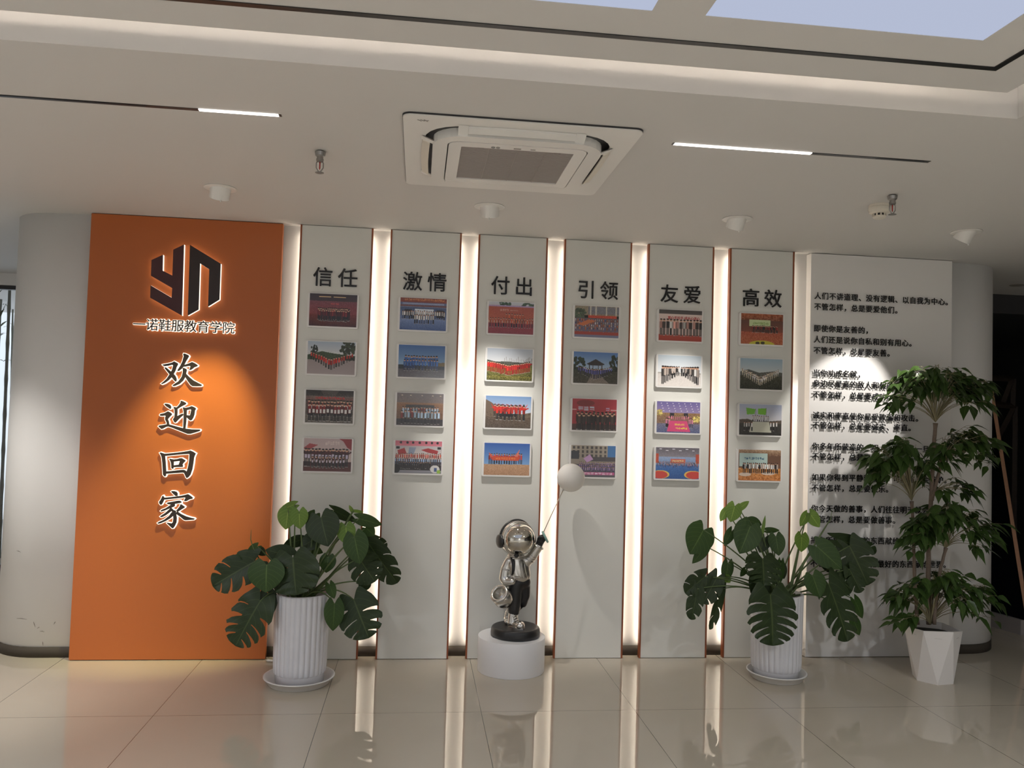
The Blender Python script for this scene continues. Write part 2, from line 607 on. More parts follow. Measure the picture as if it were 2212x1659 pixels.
# inner dropped ceiling field with openings for the luminous film
cols = [(-3.075, -2.23), (-2.075, -1.23), (-1.235 + 0.16, -0.39), (-0.235, 0.61), (0.766, 1.612)]
cols = [(0.766 - 1.0 * k, 1.612 - 1.0 * k) for k in range(5)][::-1]
rows = [(-2.895 - 1.25 * k - 1.1, -2.895 - 1.25 * k) for k in range(4)]
g = G()
yb = [IY1] + [v for r in rows for v in (r[1], r[0])] + [IY0]
xb = [IX0] + [v for c in cols for v in c] + [IX1]
for i in range(len(yb) - 1):
    for j in range(len(xb) - 1):
        if i % 2 == 1 and j % 2 == 1:
            continue
        g.box(xb[j], xb[j + 1], yb[i + 1], yb[i], CEIL, CEIL + 0.025)
struct('ceiling_inner', g, M['ceiling'], label='dropped inner ceiling field holding the luminous panels')
# luminous film panels seen at the top edge of the photograph
for k, (cx0, cx1) in enumerate(cols):
    for r, (ry0, ry1) in enumerate(rows):
        gg = G().box(cx0, cx1, ry0, ry1, CEIL + 0.0015, CEIL + 0.012)
        if r == 0 and k in (3, 4):
            t = thing('ceiling_light_panel',
                      'wide pale blue glowing ceiling panel above the conditioner, towards the right' if k == 4 else
                      'narrow corner of a pale blue glowing ceiling panel at the top edge, left of the wider one',
                      'ceiling light', ((cx0 + cx1) / 2, (ry0 + ry1) / 2, CEIL + 0.03), group='luminous ceiling panels')
            gg = G().box(-(cx1 - cx0) / 2, (cx1 - cx0) / 2, -(ry1 - ry0) / 2, (ry1 - ry0) / 2, -0.0285, -0.018)
            obj('diffuser', gg, M['film'], t)
        else:
            struct('ceiling_film', gg, M['film'])
# lip around the inner field and the LED line lying behind it
g = G()
for (x0_, x1_, y0_, y1_) in ((IX0, IX1, IY1 - 0.008, IY1), (IX0, IX1, IY0, IY0 + 0.008), (IX0, IX0 + 0.008, IY0 + 0.008, IY1 - 0.008), (IX1 - 0.008, IX1, IY0 + 0.008, IY1 - 0.008)):
    g.box(x0_, x1_, y0_, y1_, CEIL + 0.0005, CEIL + 0.036)
struct('trim_2', g, M['ceiling'], label='low lip hiding the light line of the cove')
g = G()
zc, dc = CEIL + 0.0255, 0.075
g.box(IX0 + dc, IX1 - dc, IY1 - dc - 0.012, IY1 - dc, zc, zc + 0.006)
g.box(IX1 - dc - 0.012, IX1 - dc, IY0 + dc, IY1 - dc - 0.012, zc, zc + 0.006)
g.box(IX0 + dc, IX0 + dc + 0.012, IY0 + dc, IY1 - dc - 0.012, zc, zc + 0.006)
g.box(IX0 + dc + 0.012, IX1 - dc - 0.012, IY0 + dc, IY0 + dc + 0.012, zc, zc + 0.006)
struct('trim_1', g, M['cove'], label='hidden warm light line of the ceiling cove')
# black magnetic track set into the inner field
lx, ly, w_ = 1.774, -2.733, 0.011
t = thing('ceiling_track', 'black track line running across the recessed ceiling and turning a corner at right', 'track', (0, 0, CEIL))
g = G()
g.box(IX0 + 0.17, lx + w_, ly - w_, ly + w_, -0.003, -0.0005)
g.box(lx - w_, lx + w_, IY0 + 0.17, ly - w_, -0.003, -0.0005)
obj('rail', g, M['black'], t)

# curved partition wall (plan: long slab with rounded ends)
WR = 0.35
cl, cr, cyy = -2.191, 3.734, WY + WR


def slab_plan(off):
    pts = []
    r = WR + off
    for i in range(25):
        a = math.radians(90 + 180 * i / 24)
        pts.append((cl + r * math.cos(a), cyy + r * math.sin(a)))
    for i in range(25):
        a = math.radians(-90 + 180 * i / 24)
        pts.append((cr + r * math.cos(a), cyy + r * math.sin(a)))
    return pts


def smooth_sides(o):
    o.data.polygons.foreach_set('use_smooth', [len(p.vertices) == 4 for p in o.data.polygons])
    o.data.update()


wb = struct('wall_back', G().prism(slab_plan(0), 0.0, CEIL, 'z'), M['wall'], label='white partition wall with rounded ends')
smooth_sides(wb)
bb = struct('baseboard_back', G().prism(slab_plan(0.004), 0.0, 0.062, 'z'), M['skirting'], label='dark skirting along the foot of the rounded wall')
smooth_sides(bb)
# scuffs low on the rounded left end
g = G()
for (px, py, dx, dy) in [(36, 1190, 9, 3), (36, 1336, 22, 2), (72, 1343, 4, 12), (80, 1358, 6, -3), (86, 1364, 10, 1), (116, 1349, 4, -6), (92, 1386, 1, 9)]:
    def onwall(qx, qy):
        d = R_CAM @ np.array([(qx - IMG_W / 2) / CAM_F, 1.0, -(qy - IMG_H / 2) / CAM_F])
        ox, oy = CAM_POS[0] - cl, CAM_POS[1] - cyy
        a_ = d[0] ** 2 + d[1] ** 2; b_ = 2 * (ox * d[0] + oy * d[1]); c_ = ox * ox + oy * oy - (WR + 0.0012) ** 2
        disc = b_ * b_ - 4 * a_ * c_
        if disc > 0:
            tt = (-b_ - math.sqrt(disc)) / (2 * a_)
            p = CAM_POS + d * tt
            if p[0] < cl:
                return Vector(p)
        return Vector(at(qx, qy, WY - 0.0012))
    p, q = onwall(px, py), onwall(px + dx, py + dy)
    mid = (p + q) / 2 + Vector((0, -0.0003, 0.002))
    g.tube([p, mid, q], [0.0006, 0.0016, 0.0005], 5)
struct('wall_scuff', g, M['scuff'], wb)

struct('wall_left', G().box(X0 - 0.1, X0, Y0, 2.6, 0, CEIL), M['wall'])
struct('wall_right', G().box(X1, X1 + 0.1, Y0, Y1, 0, CEIL), M['shadewall'])
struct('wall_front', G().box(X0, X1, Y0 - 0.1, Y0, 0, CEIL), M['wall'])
struct('wall_far', G().box(0.7, X1, Y1 - 0.1, Y1, 0, CEIL), M['shadewall'])
struct('wall_light_block', G().box(0.6, 0.7, 0.80, Y1, 0, CEIL), M['shadewall'])  # unseen wall, added to keep the corridor daylight out of the right room
# window wall of the bright corridor behind the left end
g = G()
g.box(X0, 0.6, 2.60, 2.72, 2.545, CEIL)
g.box(-2.4, 0.6, 2.60, 2.72, 0, 2.545)
struct('wall_window', g, M['wall'], label='white wall with a beam over the window')
g = G()
for xx in (-5.9, -5.0, -4.15, -2.46):
    g.box(xx - 0.03, xx + 0.03, 2.63, 2.69, 0, 2.545)
g.box(X0, -2.4, 2.63, 2.69, 0, 0.06)
g.box(X0, -2.4, 2.63, 2.69, 2.51, 2.545)
w1 = struct('window_1', g, M['winframe'], label='tall glazed window with dark frame')
glass = bpy.data.materials.new('window_glass')
glass.use_nodes = True
nt = glass.node_tree
gb = nt.nodes['Principled BSDF']
tr = nt.nodes.new('ShaderNodeBsdfTransparent')
gl = nt.nodes.new('ShaderNodeBsdfGlossy'); gl.inputs['Roughness'].default_value = 0.02
ms = nt.nodes.new('ShaderNodeMixShader'); ms.inputs[0].default_value = 0.06
nt.links.new(tr.outputs[0], ms.inputs[1]); nt.links.new(gl.outputs[0], ms.inputs[2])
nt.links.new(ms.outputs[0], nt.nodes['Material Output'].inputs['Surface'])
struct('window_glass', G().box(X0, -2.4, 2.655, 2.662, 0.06, 2.51), glass, w1)
# dark soffit and ceiling beam of the unlit room on the right
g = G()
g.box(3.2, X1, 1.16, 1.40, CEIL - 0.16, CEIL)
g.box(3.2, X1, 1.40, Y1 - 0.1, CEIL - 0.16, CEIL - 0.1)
struct('ceiling_soffit', g, M['shadewall'])
# ------------------------------------------------------------------ wall panels and lettering
PW, PG, P0 = 0.4429, 0.10702, -0.75537
HEADS = ['信任', '激情', '付出', '引领', '友爱', '高效']
NAME = '一诺鞋服教育学院'
POEM = [(2.364, '人们不讲道理、没有逻辑、以自我为中心。'), (2.292, '不管怎样，总是要爱他们。'),
        (2.148, '即使你是友善的，'), (2.075, '人们还是说你自私和别有用心。'), (2.002, '不管怎样，总是要友善。'),
        (1.853, '当你功成名就，'), (1.785, '身边尽是真的敌人和假的朋友。'), (1.711, '不管怎样，总是要成功。'),
        (1.575, '诚实和率直使你易受欺骗和攻击。'), (1.510, '不管怎样，总是要诚实、率直。'),
        (1.372, '你多年所营造的一切，可能毁于一旦。'), (1.305, '不管怎样，总是要去营造。'),
        (1.169, '如果你得到平静和喜悦，可能有人会嫉妒。'), (1.100, '不管怎样，总是要快乐。'),
        (0.966, '你今天做的善事，人们往往明天就会忘记。'), (0.896, '不管怎样，总是要做善事。'),
        (0.760, '把你所拥有最好的东西献给这个世界，'), (0.686, '也许永远都不够。'),
        (0.609, '不管怎样，总是要把最好的东西献给世界。')]
HS, NS, PS = 0.124, 0.076, 0.0492
need = [(c, HS, 0.004, 0) for h in HEADS for c in h]
need += [(c, NS, 0.0015, 0) for c in NAME] + [(c, NS, 0.008, 0) for c in NAME]
need += [(c, PS, 0.0015, 0) for _, l in POEM for c in l]
BANNERS = [('爱心手拉手·成长心连心', 0.0208, 0.0003, 0)]
need += BANNERS
need = list(dict.fromkeys(need))
glyph_mesh(need)

# orange feature panel
oL, oR = -1.9800, -0.8611
oc = (oL + oR) / 2
op = thing('feature_panel', 'tall orange panel with glowing logo and four large welcome characters', 'sign panel', (oc, 0, 0))
hw = (oR - oL) / 2
obj('board', G().box(-hw, hw, 0.0, 0.040, 0.004, CEIL - 0.004, 0.0015), M['orange'], op)


def local(pts, root_x):
    return [(p[0] - root_x, p[1]) for p in pts]


def trace(pts, ox, oy, sc, y):
    out = []
    for a, b in pts:
        w = at(ox + a * sc, oy + b * sc, y)
        out.append((w[0], w[2]))
    return out


def glowing(name, polys, root, rx, face_mat, depth, rim, label=None):
    """Letter made of a dark face plate on a glowing acrylic body."""
    face, body = G(), G()
    for k, p in enumerate(polys):
        q = local(p, rx)
        face.prism(q, -depth - 0.0022 - 0.00003 * k, -depth)
        body.prism(offset_poly(q, rim) if rim else q, -depth, -0.001 + 0.00001 * k)
    o = obj(name, face, face_mat, root, label)
    obj('glow_body', body, M['glow'], o)
    return o


S5 = 240 / 1731
LY = [(340, 372), (520, 290), (515, 538), (665, 615), (680, 210), (848, 130), (815, 1240), (320, 960), (325, 765), (655, 960), (662, 810), (332, 618)]
LN = [(940, 135), (1420, 430), (1400, 990), (1222, 1100), (1240, 518), (1098, 425), (1075, 1145), (905, 1240)]
glowing('logo_emblem', [trace(LY, 280, 510, S5, -0.026)], op, oc, M['plum'], 0.024, 0.0, 'dark plum left half of the emblem with glowing edge')
glowing('logo_emblem', [trace(LN, 280, 510, S5, -0.026)], op, oc, M['char'], 0.024, 0.0, 'near-black right half of the emblem with glowing edge')

SA, SB = 140 / 1936, 140 / 2212
GLY = {
 '欢': (320, 750, SA, [
  [(420,520),(600,487),(720,455),(775,420),(893,483),(895,515),(850,600),(825,690),(765,800),(820,860),(855,950),(850,1010),(820,1030),(780,1000),(700,900),(610,995),(500,1070),(410,1105),(380,1085),(450,1035),(550,940),(635,810),(570,730),(485,620),(510,595),(560,620),(680,725),(705,690),(745,545),(720,525),(600,555),(490,568),(430,540)],
  [(1055,185),(1100,190),(1200,235),(1225,270),(1180,350),(1130,430),(1085,525),(1220,480),(1310,440),(1400,480),(1485,540),(1470,570),(1380,605),(1300,670),(1240,690),(1228,665),(1265,570),(1225,560),(1120,580),(1060,585),(1000,650),(930,705),(885,715),(870,690),(960,550),(1020,420),(1060,270),(1045,215)],
  [(1025,620),(1070,615),(1140,650),(1160,685),(1135,780),(1140,800),(1230,890),(1350,990),(1500,1070),(1600,1120),(1605,1150),(1570,1165),(1440,1170),(1320,1165),(1260,1120),(1180,1010),(1110,895),(1050,1000),(940,1100),(800,1160),(740,1165),(722,1145),(760,1110),(900,1020),(1000,880),(1030,760),(1035,670)]]),
 '迎': (320, 855, SA, [
  [(480,250),(505,232),(590,240),(660,270),(690,320),(685,380),(655,395),(590,350),(530,310)],
  [(340,575),(365,540),(470,520),(545,485),(590,460),(670,500),(718,545),(700,580),(640,640),(592,700),(620,770),(632,855),(760,890),(900,930),(1045,965),(1115,980),(1300,1000),(1540,1005),(1562,1025),(1540,1055),(1400,1100),(1260,1140),(1180,1140),(1050,1090),(850,1010),(700,950),(600,920),(540,930),(440,985),(390,995),(300,910),(330,885),(450,870),(555,850),(550,800),(505,710),(505,650),(525,605),(500,590),(420,605),(365,600)],
  [(755,340),(780,330),(850,345),(900,295),(950,230),(968,190),(965,160),(985,145),(1060,170),(1130,210),(1140,240),(1110,265),(1000,320),(880,395),(880,500),(870,605),(950,560),(1020,530),(1050,545),(1055,575),(980,640),(880,740),(830,795),(800,803),(770,775),(738,700),(775,650),(790,540),(785,420)],
  [(1025,350),(1060,345),(1160,360),(1160,430),(1152,600),(1140,780),(1115,985),(1045,970),(1050,800),(1055,600),(1060,480),(1045,400)],
  [(1130,355),(1220,335),(1300,305),(1400,350),(1435,385),(1400,440),(1385,560),(1350,660),(1300,730),(1260,742),(1220,715),(1140,635),(1140,575),(1245,585),(1265,520),(1285,420),(1270,405),(1140,432)]]),
 '回': (320, 960, SB, [
  [(385,290),(425,272),(490,295),(580,325),(580,400),(600,600),(620,920),(615,1000),(612,1060),(580,1100),(550,1090),(500,1030),(495,900),(480,620),(460,450),(430,360)],
  [(560,318),(800,300),(1100,265),(1330,230),(1440,205),(1550,255),(1630,310),(1600,370),(1570,450),(1545,650),(1510,850),(1450,1030),(1380,1120),(1320,1155),(1290,1130),(1265,1070),(1225,980),(1180,965),(900,985),(610,1005),(610,920),(800,905),(1100,870),(1200,862),(1260,880),(1310,925),(1350,800),(1390,600),(1410,340),(1380,328),(1100,345),(800,375),(560,400)],
  [(712,500),(745,487),(800,500),(865,510),(880,580),(875,700),(870,780),(865,820),(830,838),(790,810),(785,720),(775,630),(750,560)],
  [(850,512),(980,500),(1080,470),(1150,468),(1230,515),(1278,545),(1270,580),(1215,625),(1175,690),(1195,735),(1185,768),(1140,775),(1000,775),(860,785),(860,715),(960,700),(1040,690),(1080,570),(1060,568),(960,580),(860,590)]]),
 '家': (320, 1050, SA, [
  [(680,165),(700,148),(780,150),(850,170),(885,220),(880,300),(820,300),(740,230)],
  [(480,345),(650,330),(820,310),(1000,285),(1110,260),(1190,238),(1270,290),(1340,345),(1325,380),(1240,400),(1150,450),(1090,455),(1070,430),(1115,350),(1090,340),(900,365),(700,385),(500,405),(470,402)],
  [(420,300),(445,285),(485,340),(485,400),(440,500),(400,560),(370,565),(330,520),(322,470),(370,410)],
  [(540,515),(580,490),(750,460),(880,435),(950,432),(1000,470),(990,500),(900,520),(800,535),(700,560),(600,545)],
  [(700,540),(800,535),(800,600),(770,620),(690,650),(600,690),(480,740),(390,765),(362,745),(400,705),(520,660),(640,580)],
  [(630,640),(690,640),(760,715),(830,735),(840,830),(858,950),(850,1080),(800,1190),(750,1260),(715,1262),(670,1220),(550,1105),(570,1090),(700,1115),(735,1080),(750,980),(745,880),(720,780),(660,700)],
  [(640,680),(720,690),(700,745),(620,810),(520,880),(420,930),(370,930),(348,910),(400,870),(520,790)],
  [(700,780),(790,790),(760,880),(660,970),(520,1050),(380,1110),(300,1130),(272,1105),(320,1070),(480,1000),(620,890)],
  [(955,555),(985,540),(1060,590),(1100,620),(1090,645),(1000,700),(890,770),(830,740),(880,680),(945,600)],
  [(830,830),(850,760),(890,765),(980,830),(1130,900),(1280,945),(1380,965),(1395,985),(1370,1005),(1250,1015),(1120,1025),(1060,1005),(960,920)]]),
}
for ch, (ox, oy, sc, polys) in GLY.items():
    glowing('welcome_character', [trace(p, ox, oy, sc, -0.022) for p in polys], op, oc, M['char'], 0.020, 0.0038)
for i, ch in enumerate(NAME):
    x = -1.7085 + i * 0.0738 - oc
    face = put_glyph(G(), (ch, NS, 0.0015, 0), x, 1.9625, -0.0195, bold=0.010)
    o = obj('name_character', face, M['char'], op, weld=False)
    obj('glow_body', put_glyph(G(), (ch, NS, 0.008, 0), x, 1.9625, -0.0095, bold=0.036, n=8), M['glow'], o, weld=False)

# six grey-white panels with copper edges, a two-character heading on each
LOOK = ['leftmost of the six, just right of the orange panel', 'second from the orange panel', 'third from the orange panel, behind the astronaut statue',
        'fourth from the orange panel, behind the white balloon', 'fifth from the orange panel', 'rightmost of the six, behind the second monstera']
MEAN = ['信任', '激情', '付出', '引领', '友爱', '高效']
pcs = []
for i in range(6):
    cx = P0 + i * (PW + PG) + PW / 2
    pcs.append(cx)
    t = thing('wall_panel', 'tall grey-white wall panel headed %s, %s' % (MEAN[i], LOOK[i]), 'wall panel', (cx, 0, 0), group='grey-white wall panels with copper edges')
    hw = PW / 2
    obj('board', G().box(-hw + 0.0098, hw - 0.0098, 0.0, 0.026, 0.003, CEIL - 0.004), M['panel'], t)
    for s in (-1, 1):
        obj('edge_trim', G().box(*sorted((s * hw, s * (hw - 0.0100))), -0.004, 0.030, 0.002, CEIL - 0.003), M['copper'], t)
        obj('led_strip', G().box(*sorted((s * (hw - 0.003), s * (hw - 0.012))), 0.031, 0.037, 0.07, CEIL - 0.03), M['strip'], t)
    for k, ch in enumerate(HEADS[i]):
        gg = put_glyph(G(), (ch, HS, 0.004, 0), (-0.0755, 0.0755)[k], 2.331, -0.006, True, 0.011, 4)
        obj('heading_character', gg, M['letter'], t, weld=False)

# white panel with the raised text
wL, wR = 2.5546, 3.5586
wc = (wL + wR) / 2
pp = thing('poem_panel', 'wide white wall panel with black raised lines of writing, behind the potted tree', 'sign panel', (wc, 0, 0))
hw = (wR - wL) / 2
obj('board', G().box(-hw, hw, 0.0, WY - 0.0005, 0.003, CEIL - 0.004, 0.001), M['poem'], pp)
chars = {}
for z, line in POEM:
    row_ = bpy.data.objects.new('text_line', None)
    COL.objects.link(row_)
    row_.empty_display_size = 0.02
    row_.parent = pp
    row_.location = (2.5735 - wc, -0.0115, z - 0.0187)
    for k, ch in enumerate(line):
        if ch in chars:
            o = chars[ch].copy()
            COL.objects.link(o)
        else:
            gg = put_glyph(G(), (ch, PS, 0.0015, 0), 0, 0, 0, bold=0.019, n=4)
            o = chars[ch] = obj('character', gg, M['letter'], None, weld=False)
        o.parent = row_
        o.location = (k * 0.05165, 0, 0)

# ------------------------------------------------------------------ photo prints
PXW, PXH = 132, 94


class Paint:
    """A small picture of a group photograph, painted in normalised coordinates (y down)."""

    def __init__(self, seed):
        self.c = np.zeros((PXH, PXW, 3))
        self.rng = random.Random(seed)
        self.yy, self.xx = np.mgrid[0:PXH, 0:PXW]
        self.yy = (self.yy + 0.5) / PXH
        self.xx = (self.xx + 0.5) / PXW

    def grad(self, y0, y1, a, b, x0=0, x1=1):
        m = (self.yy >= y0) & (self.yy < y1) & (self.xx >= x0) & (self.xx < x1)
        t = ((self.yy - y0) / max(1e-6, y1 - y0))[..., None]
        self.c = np.where(m[..., None], np.array(a) * (1 - t) + np.array(b) * t, self.c)

    def rect(self, x0, x1, y0, y1, col):
        self.grad(y0, y1, col, col, x0, x1)

    def ell(self, cx, cy, rx, ry, col):
        m = ((self.xx - cx) / rx) ** 2 + ((self.yy - cy) / ry) ** 2 < 1
        self.c[m] = col

    def poly(self, pts, col):
        m = np.zeros_like(self.xx, bool)
        n = len(pts)
        for i in range(n):
            (x0, y0), (x1, y1) = pts[i], pts[(i + 1) % n]
            if abs(y1 - y0) < 1e-9:
                continue
            c = ((self.yy >= min(y0, y1)) & (self.yy < max(y0, y1)))
            m ^= c & (self.xx < x0 + (self.yy - y0) * (x1 - x0) / (y1 - y0))
        self.c[m] = col

    def noise(self, y0, y1, amp, x0=0, x1=1, blk=2):
        r = np.random.RandomState(self.rng.randint(0, 9999))
        n = r.uniform(-amp, amp, (PXH // blk + 1, PXW // blk + 1))
        n = np.kron(n, np.ones((blk, blk)))[:PXH, :PXW]
        m = (self.yy >= y0) & (self.yy < y1) & (self.xx >= x0) & (self.xx < x1)
        self.c = np.clip(self.c + np.where(m, n, 0)[..., None], 0, 255)

    def tree(self, cx, cy, rx, ry, col, n=40):
        for _ in range(n):
            a, d = self.rng.uniform(0, 2 * PI), math.sqrt(self.rng.random())
            k = self.rng.uniform(0.7, 1.25)
            self.ell(cx + rx * d * math.cos(a), cy + ry * d * math.sin(a), rx * 0.22, ry * 0.22, [v * k for v in col])

    def person(self, x, feet, h, top, bot, arms=0, paper=None, w=1.0):
        r = self.rng
        top = r.choice(top); bot = r.choice(bot)
        k = r.uniform(0.75, 1.15)
        top = [min(255, v * k) for v in top]
        dk = [v * 0.62 for v in top]
        asp = PXH / PXW
        wd = h * 0.064 * w
        self.rect(x - wd * 0.72, x - wd * 0.10, feet - h * 0.48, feet - h * 0.02, bot)
        self.rect(x + wd * 0.10, x + wd * 0.72, feet - h * 0.48, feet - h * 0.02, bot)
        self.rect(x - wd * 0.8, x + wd * 0.8, feet - h * 0.03, feet, [170, 165, 160])
        self.rect(x - wd, x + wd, feet - h * 0.82, feet - h * 0.44, dk)
        self.rect(x - wd * 0.66, x + wd * 0.66, feet - h * 0.84, feet - h * 0.44, top)
        if arms > 0:
            for s in (-1, 1):
                self.poly([(x + s * wd, feet - h * 0.8), (x + s * wd * 3.2, feet - h * (0.8 + 0.15 * arms)), (x + s * wd * 3.2, feet - h * (0.73 + 0.15 * arms)), (x + s * wd, feet - h * 0.68)], top)
        self.ell(x, feet - h * 0.90, h * 0.050, h * 0.075, [205, 160, 135])
        self.ell(x, feet - h * 0.955, h * 0.054, h * 0.045, [28, 22, 22])
        if paper:
            self.rect(x - wd * 0.6, x + wd * 0.6, feet - h * 0.66, feet - h * 0.46, paper)

    def row(self, n, x0, x1, feet, h, top, bot, vee=0.0, arms=0, paper=None, jit=0.012, taper=0.0, w=1.0):
        order = list(range(n))
        order.sort(key=lambda i: -abs(i - (n - 1) / 2) if vee > 0 else abs(i - (n - 1) / 2))
        for i in order:
            t = i / max(1, n - 1)
            d = abs(t - 0.5) * 2
            x = x0 + (x1 - x0) * t + self.rng.uniform(-jit, jit) * 0.5
            self.person(x, feet - vee * d + self.rng.uniform(-jit, jit), h * (1 - taper * d), top, bot, arms, paper, w)

    def signs(self, x0, x1, y0, y1, n, col):
        """Row of little character-like marks."""
        for i in range(n):
            a = x0 + (x1 - x0) * i / n
            b = a + (x1 - x0) / n * 0.78
            for _ in range(3):
                yy = self.rng.uniform(y0, y1 - (y1 - y0) * 0.2)
                self.rect(a, b, yy, yy + (y1 - y0) * 0.2, col)
            xx = self.rng.uniform(a, b)
            self.rect(xx, xx + 0.009, y0, y1, col)


BLK, WHT = [24, 22, 26], [225, 222, 220]
RED, DRED = [190, 40, 36], [120, 34, 36]


def pic(i):
    p = Paint(100 + i)
    if i == 0:
        p.grad(0, .22, [52, 40, 42], [66, 48, 50]); p.poly([(.18, .0), (.8, 0), (.74, .1), (.24, .1)], [58, 44, 44])
        for x0, x1, y in ((.2, .45, .09), (.5, .76, .09)): p.rect(x0, x1, y, y + .02, [235, 200, 150])
        p.grad(.22, .62, [120, 66, 74], [132, 58, 62]); p.signs(.45, .62, .28, .33, 4, [190, 80, 80]); p.grad(.62, .8, [120, 48, 48], [96, 40, 38]); p.grad(.8, 1, [98, 44, 40], [70, 30, 28])
        p.noise(.2, 1, 10); p.row(17, .2, .84, .8, .37, [DRED, RED, [60, 26, 30]], [BLK]); p.row(14, .22, .82, .84, .36, [DRED, [70, 24, 28]], [BLK])
    if i == 1:
        p.grad(0, .45, [165, 180, 200], [215, 215, 215]); p.tree(.84, .2, .16, .22, [50, 60, 45]); p.tree(.14, .28, .07, .16, [40, 48, 38]); p.poly([(0, .42), (.3, .3), (.55, .36), (1, .42), (1, .6), (0, .6)], [56, 72, 48])
        p.rect(.76, 1, .45, .62, [40, 46, 36]); p.grad(.56, 1, [150, 138, 138], [168, 156, 158]); p.noise(.3, .6, 14); p.row(17, .08, .93, .88, .36, [RED, [200, 60, 50]], [BLK], vee=.32, taper=.35, w=1.1)
    if i == 2:
        p.grad(0, .18, [44, 38, 38], [66, 60, 58]); p.poly([(.3, 0), (.7, 0), (.62, .16), (.38, .16)], [80, 74, 70]); p.grad(.18, .3, [110, 96, 88], [120, 80, 76]); p.signs(.2, .82, .2, .28, 11, [190, 50, 50])
        p.grad(.3, .75, [80, 66, 60], [90, 80, 74]); p.grad(.75, 1, [120, 112, 104], [88, 84, 78]); p.noise(.1, 1, 20); p.row(14, .08, .94, .8, .5, [DRED, [150, 40, 40]], [BLK], paper=WHT); p.row(12, .1, .92, .95, .56, [[130, 30, 34], [80, 26, 30]], [BLK], paper=WHT)
    if i == 3:
        p.grad(0, .7, [188, 168, 170], [206, 186, 182]); p.poly([(.72, 0), (1, 0), (1, .36), (.9, .26), (.82, .08)], [140, 48, 56]); p.poly([(0, .3), (.12, .16), (.3, .2), (.2, .28), (.06, .4)], [160, 70, 74]); p.signs(.45, .75, .08, .2, 6, [216, 200, 196])
        p.grad(.7, 1, [70, 34, 38], [96, 48, 46]); p.row(13, .05, .9, .86, .56, [[58, 26, 32], [74, 28, 34]], [BLK], arms=.6, paper=[200, 190, 210]); p.row(10, .2, .84, .9, .36, [[80, 34, 38]], [BLK], paper=[210, 200, 215])
    if i == 4:
        p.grad(0, .14, [120, 62, 46], [140, 66, 46]); p.signs(.1, .95, .02, .09, 22, [205, 130, 80]); p.grad(.14, .3, [90, 96, 128], [110, 120, 150]); p.rect(.05, .95, .16, .2, [150, 160, 190]); p.rect(0, 1, .22, .27, [120, 72, 66]); p.grad(.3, .66, [70, 86, 120], [96, 116, 160])
        p.rect(.32, .72, .34, .52, [220, 226, 236]); p.rect(.1, .26, .36, .56, [34, 34, 42]); p.rect(.78, .95, .36, .6, [34, 34, 42]); p.grad(.66, 1, [120, 140, 186], [70, 92, 142]); p.noise(0, 1, 10); p.row(20, .06, .95, .66, .27, [WHT], [BLK]); p.row(9, .32, .72, .8, .3, [WHT], [BLK])
    if i == 5:
        p.grad(0, .62, [64, 104, 166], [140, 172, 206]); p.poly([(.6, .64), (.8, .54), (1, .52), (1, .68), (.6, .68)], [120, 104, 74]); p.grad(.64, .74, [40, 52, 66], [46, 54, 64]); p.grad(.74, 1, [86, 84, 92], [104, 100, 108])
        p.noise(.6, 1, 9); p.row(12, .16, .82, .74, .42, [[66, 110, 180], [50, 90, 160]], [[36, 60, 110]]); p.row(12, .14, .84, .8, .36, [[70, 116, 188], [60, 100, 170]], [[30, 44, 84], BLK])
    if i == 6:
        p.grad(0, .34, [112, 102, 104], [128, 112, 106])
        for x in (.1, .28, .52, .75, .92): p.rect(x, x + .03, .06, .08, [235, 220, 190])
        p.rect(0, 1, .3, .34, [150, 110, 80]); p.grad(.34, .8, [140, 98, 66], [110, 78, 54]); p.rect(.2, .8, .36, .6, [44, 40, 42]); p.grad(.8, 1, [44, 40, 46], [60, 52, 56]); p.noise(.1, 1, 9)
        p.row(14, .14, .88, .78, .36, [[170, 190, 210], [150, 50, 46], [180, 196, 214]], [BLK]); p.row(12, .12, .9, .95, .42, [[160, 186, 210], [176, 198, 220], [160, 56, 50]], [BLK])
    if i == 7:
        p.grad(0, .16, [206, 110, 130], [222, 130, 146]); p.grad(.16, .55, [196, 190, 196], [226, 214, 210]); p.poly([(.55, .28), (.7, .22), (.92, .3), (.9, .4), (.7, .36)], [170, 50, 56]); p.poly([(.05, .3), (.2, .22), (.25, .4), (.08, .44)], [176, 60, 64]); p.poly([(.3, .2), (.45, .2), (.4, .4), (.28, .4)], [150, 160, 186])
        for x in (.12, .26, .38, .52, .66, .78, .9): p.ell(x, .06, .026, .04, [30, 28, 34])
        p.rect(.02, .1, .18, .26, [40, 36, 40]); p.rect(.9, .98, .18, .26, [40, 36, 40]); p.grad(.55, .9, [70, 60, 66], [40, 36, 40]); p.grad(.9, 1, [150, 150, 160], [120, 120, 130])
        p.row(22, .03, .97, .62, .24, [[210, 80, 50], [196, 66, 46]], [[120, 40, 36]]); p.row(22, .02, .98, .74, .22, [[150, 176, 214], [190, 206, 228]], [[60, 66, 90]]); p.row(16, .1, .75, .86, .22, [BLK, [40, 40, 46]], [BLK])
        p.ell(.86, .86, .1, .12, [216, 214, 214]); p.rect(.84, .9, .82, .94, [70, 90, 140]); p.ell(.94, .94, .04, .06, [150, 190, 70]); p.ell(.04, .86, .08, .14, BLK)
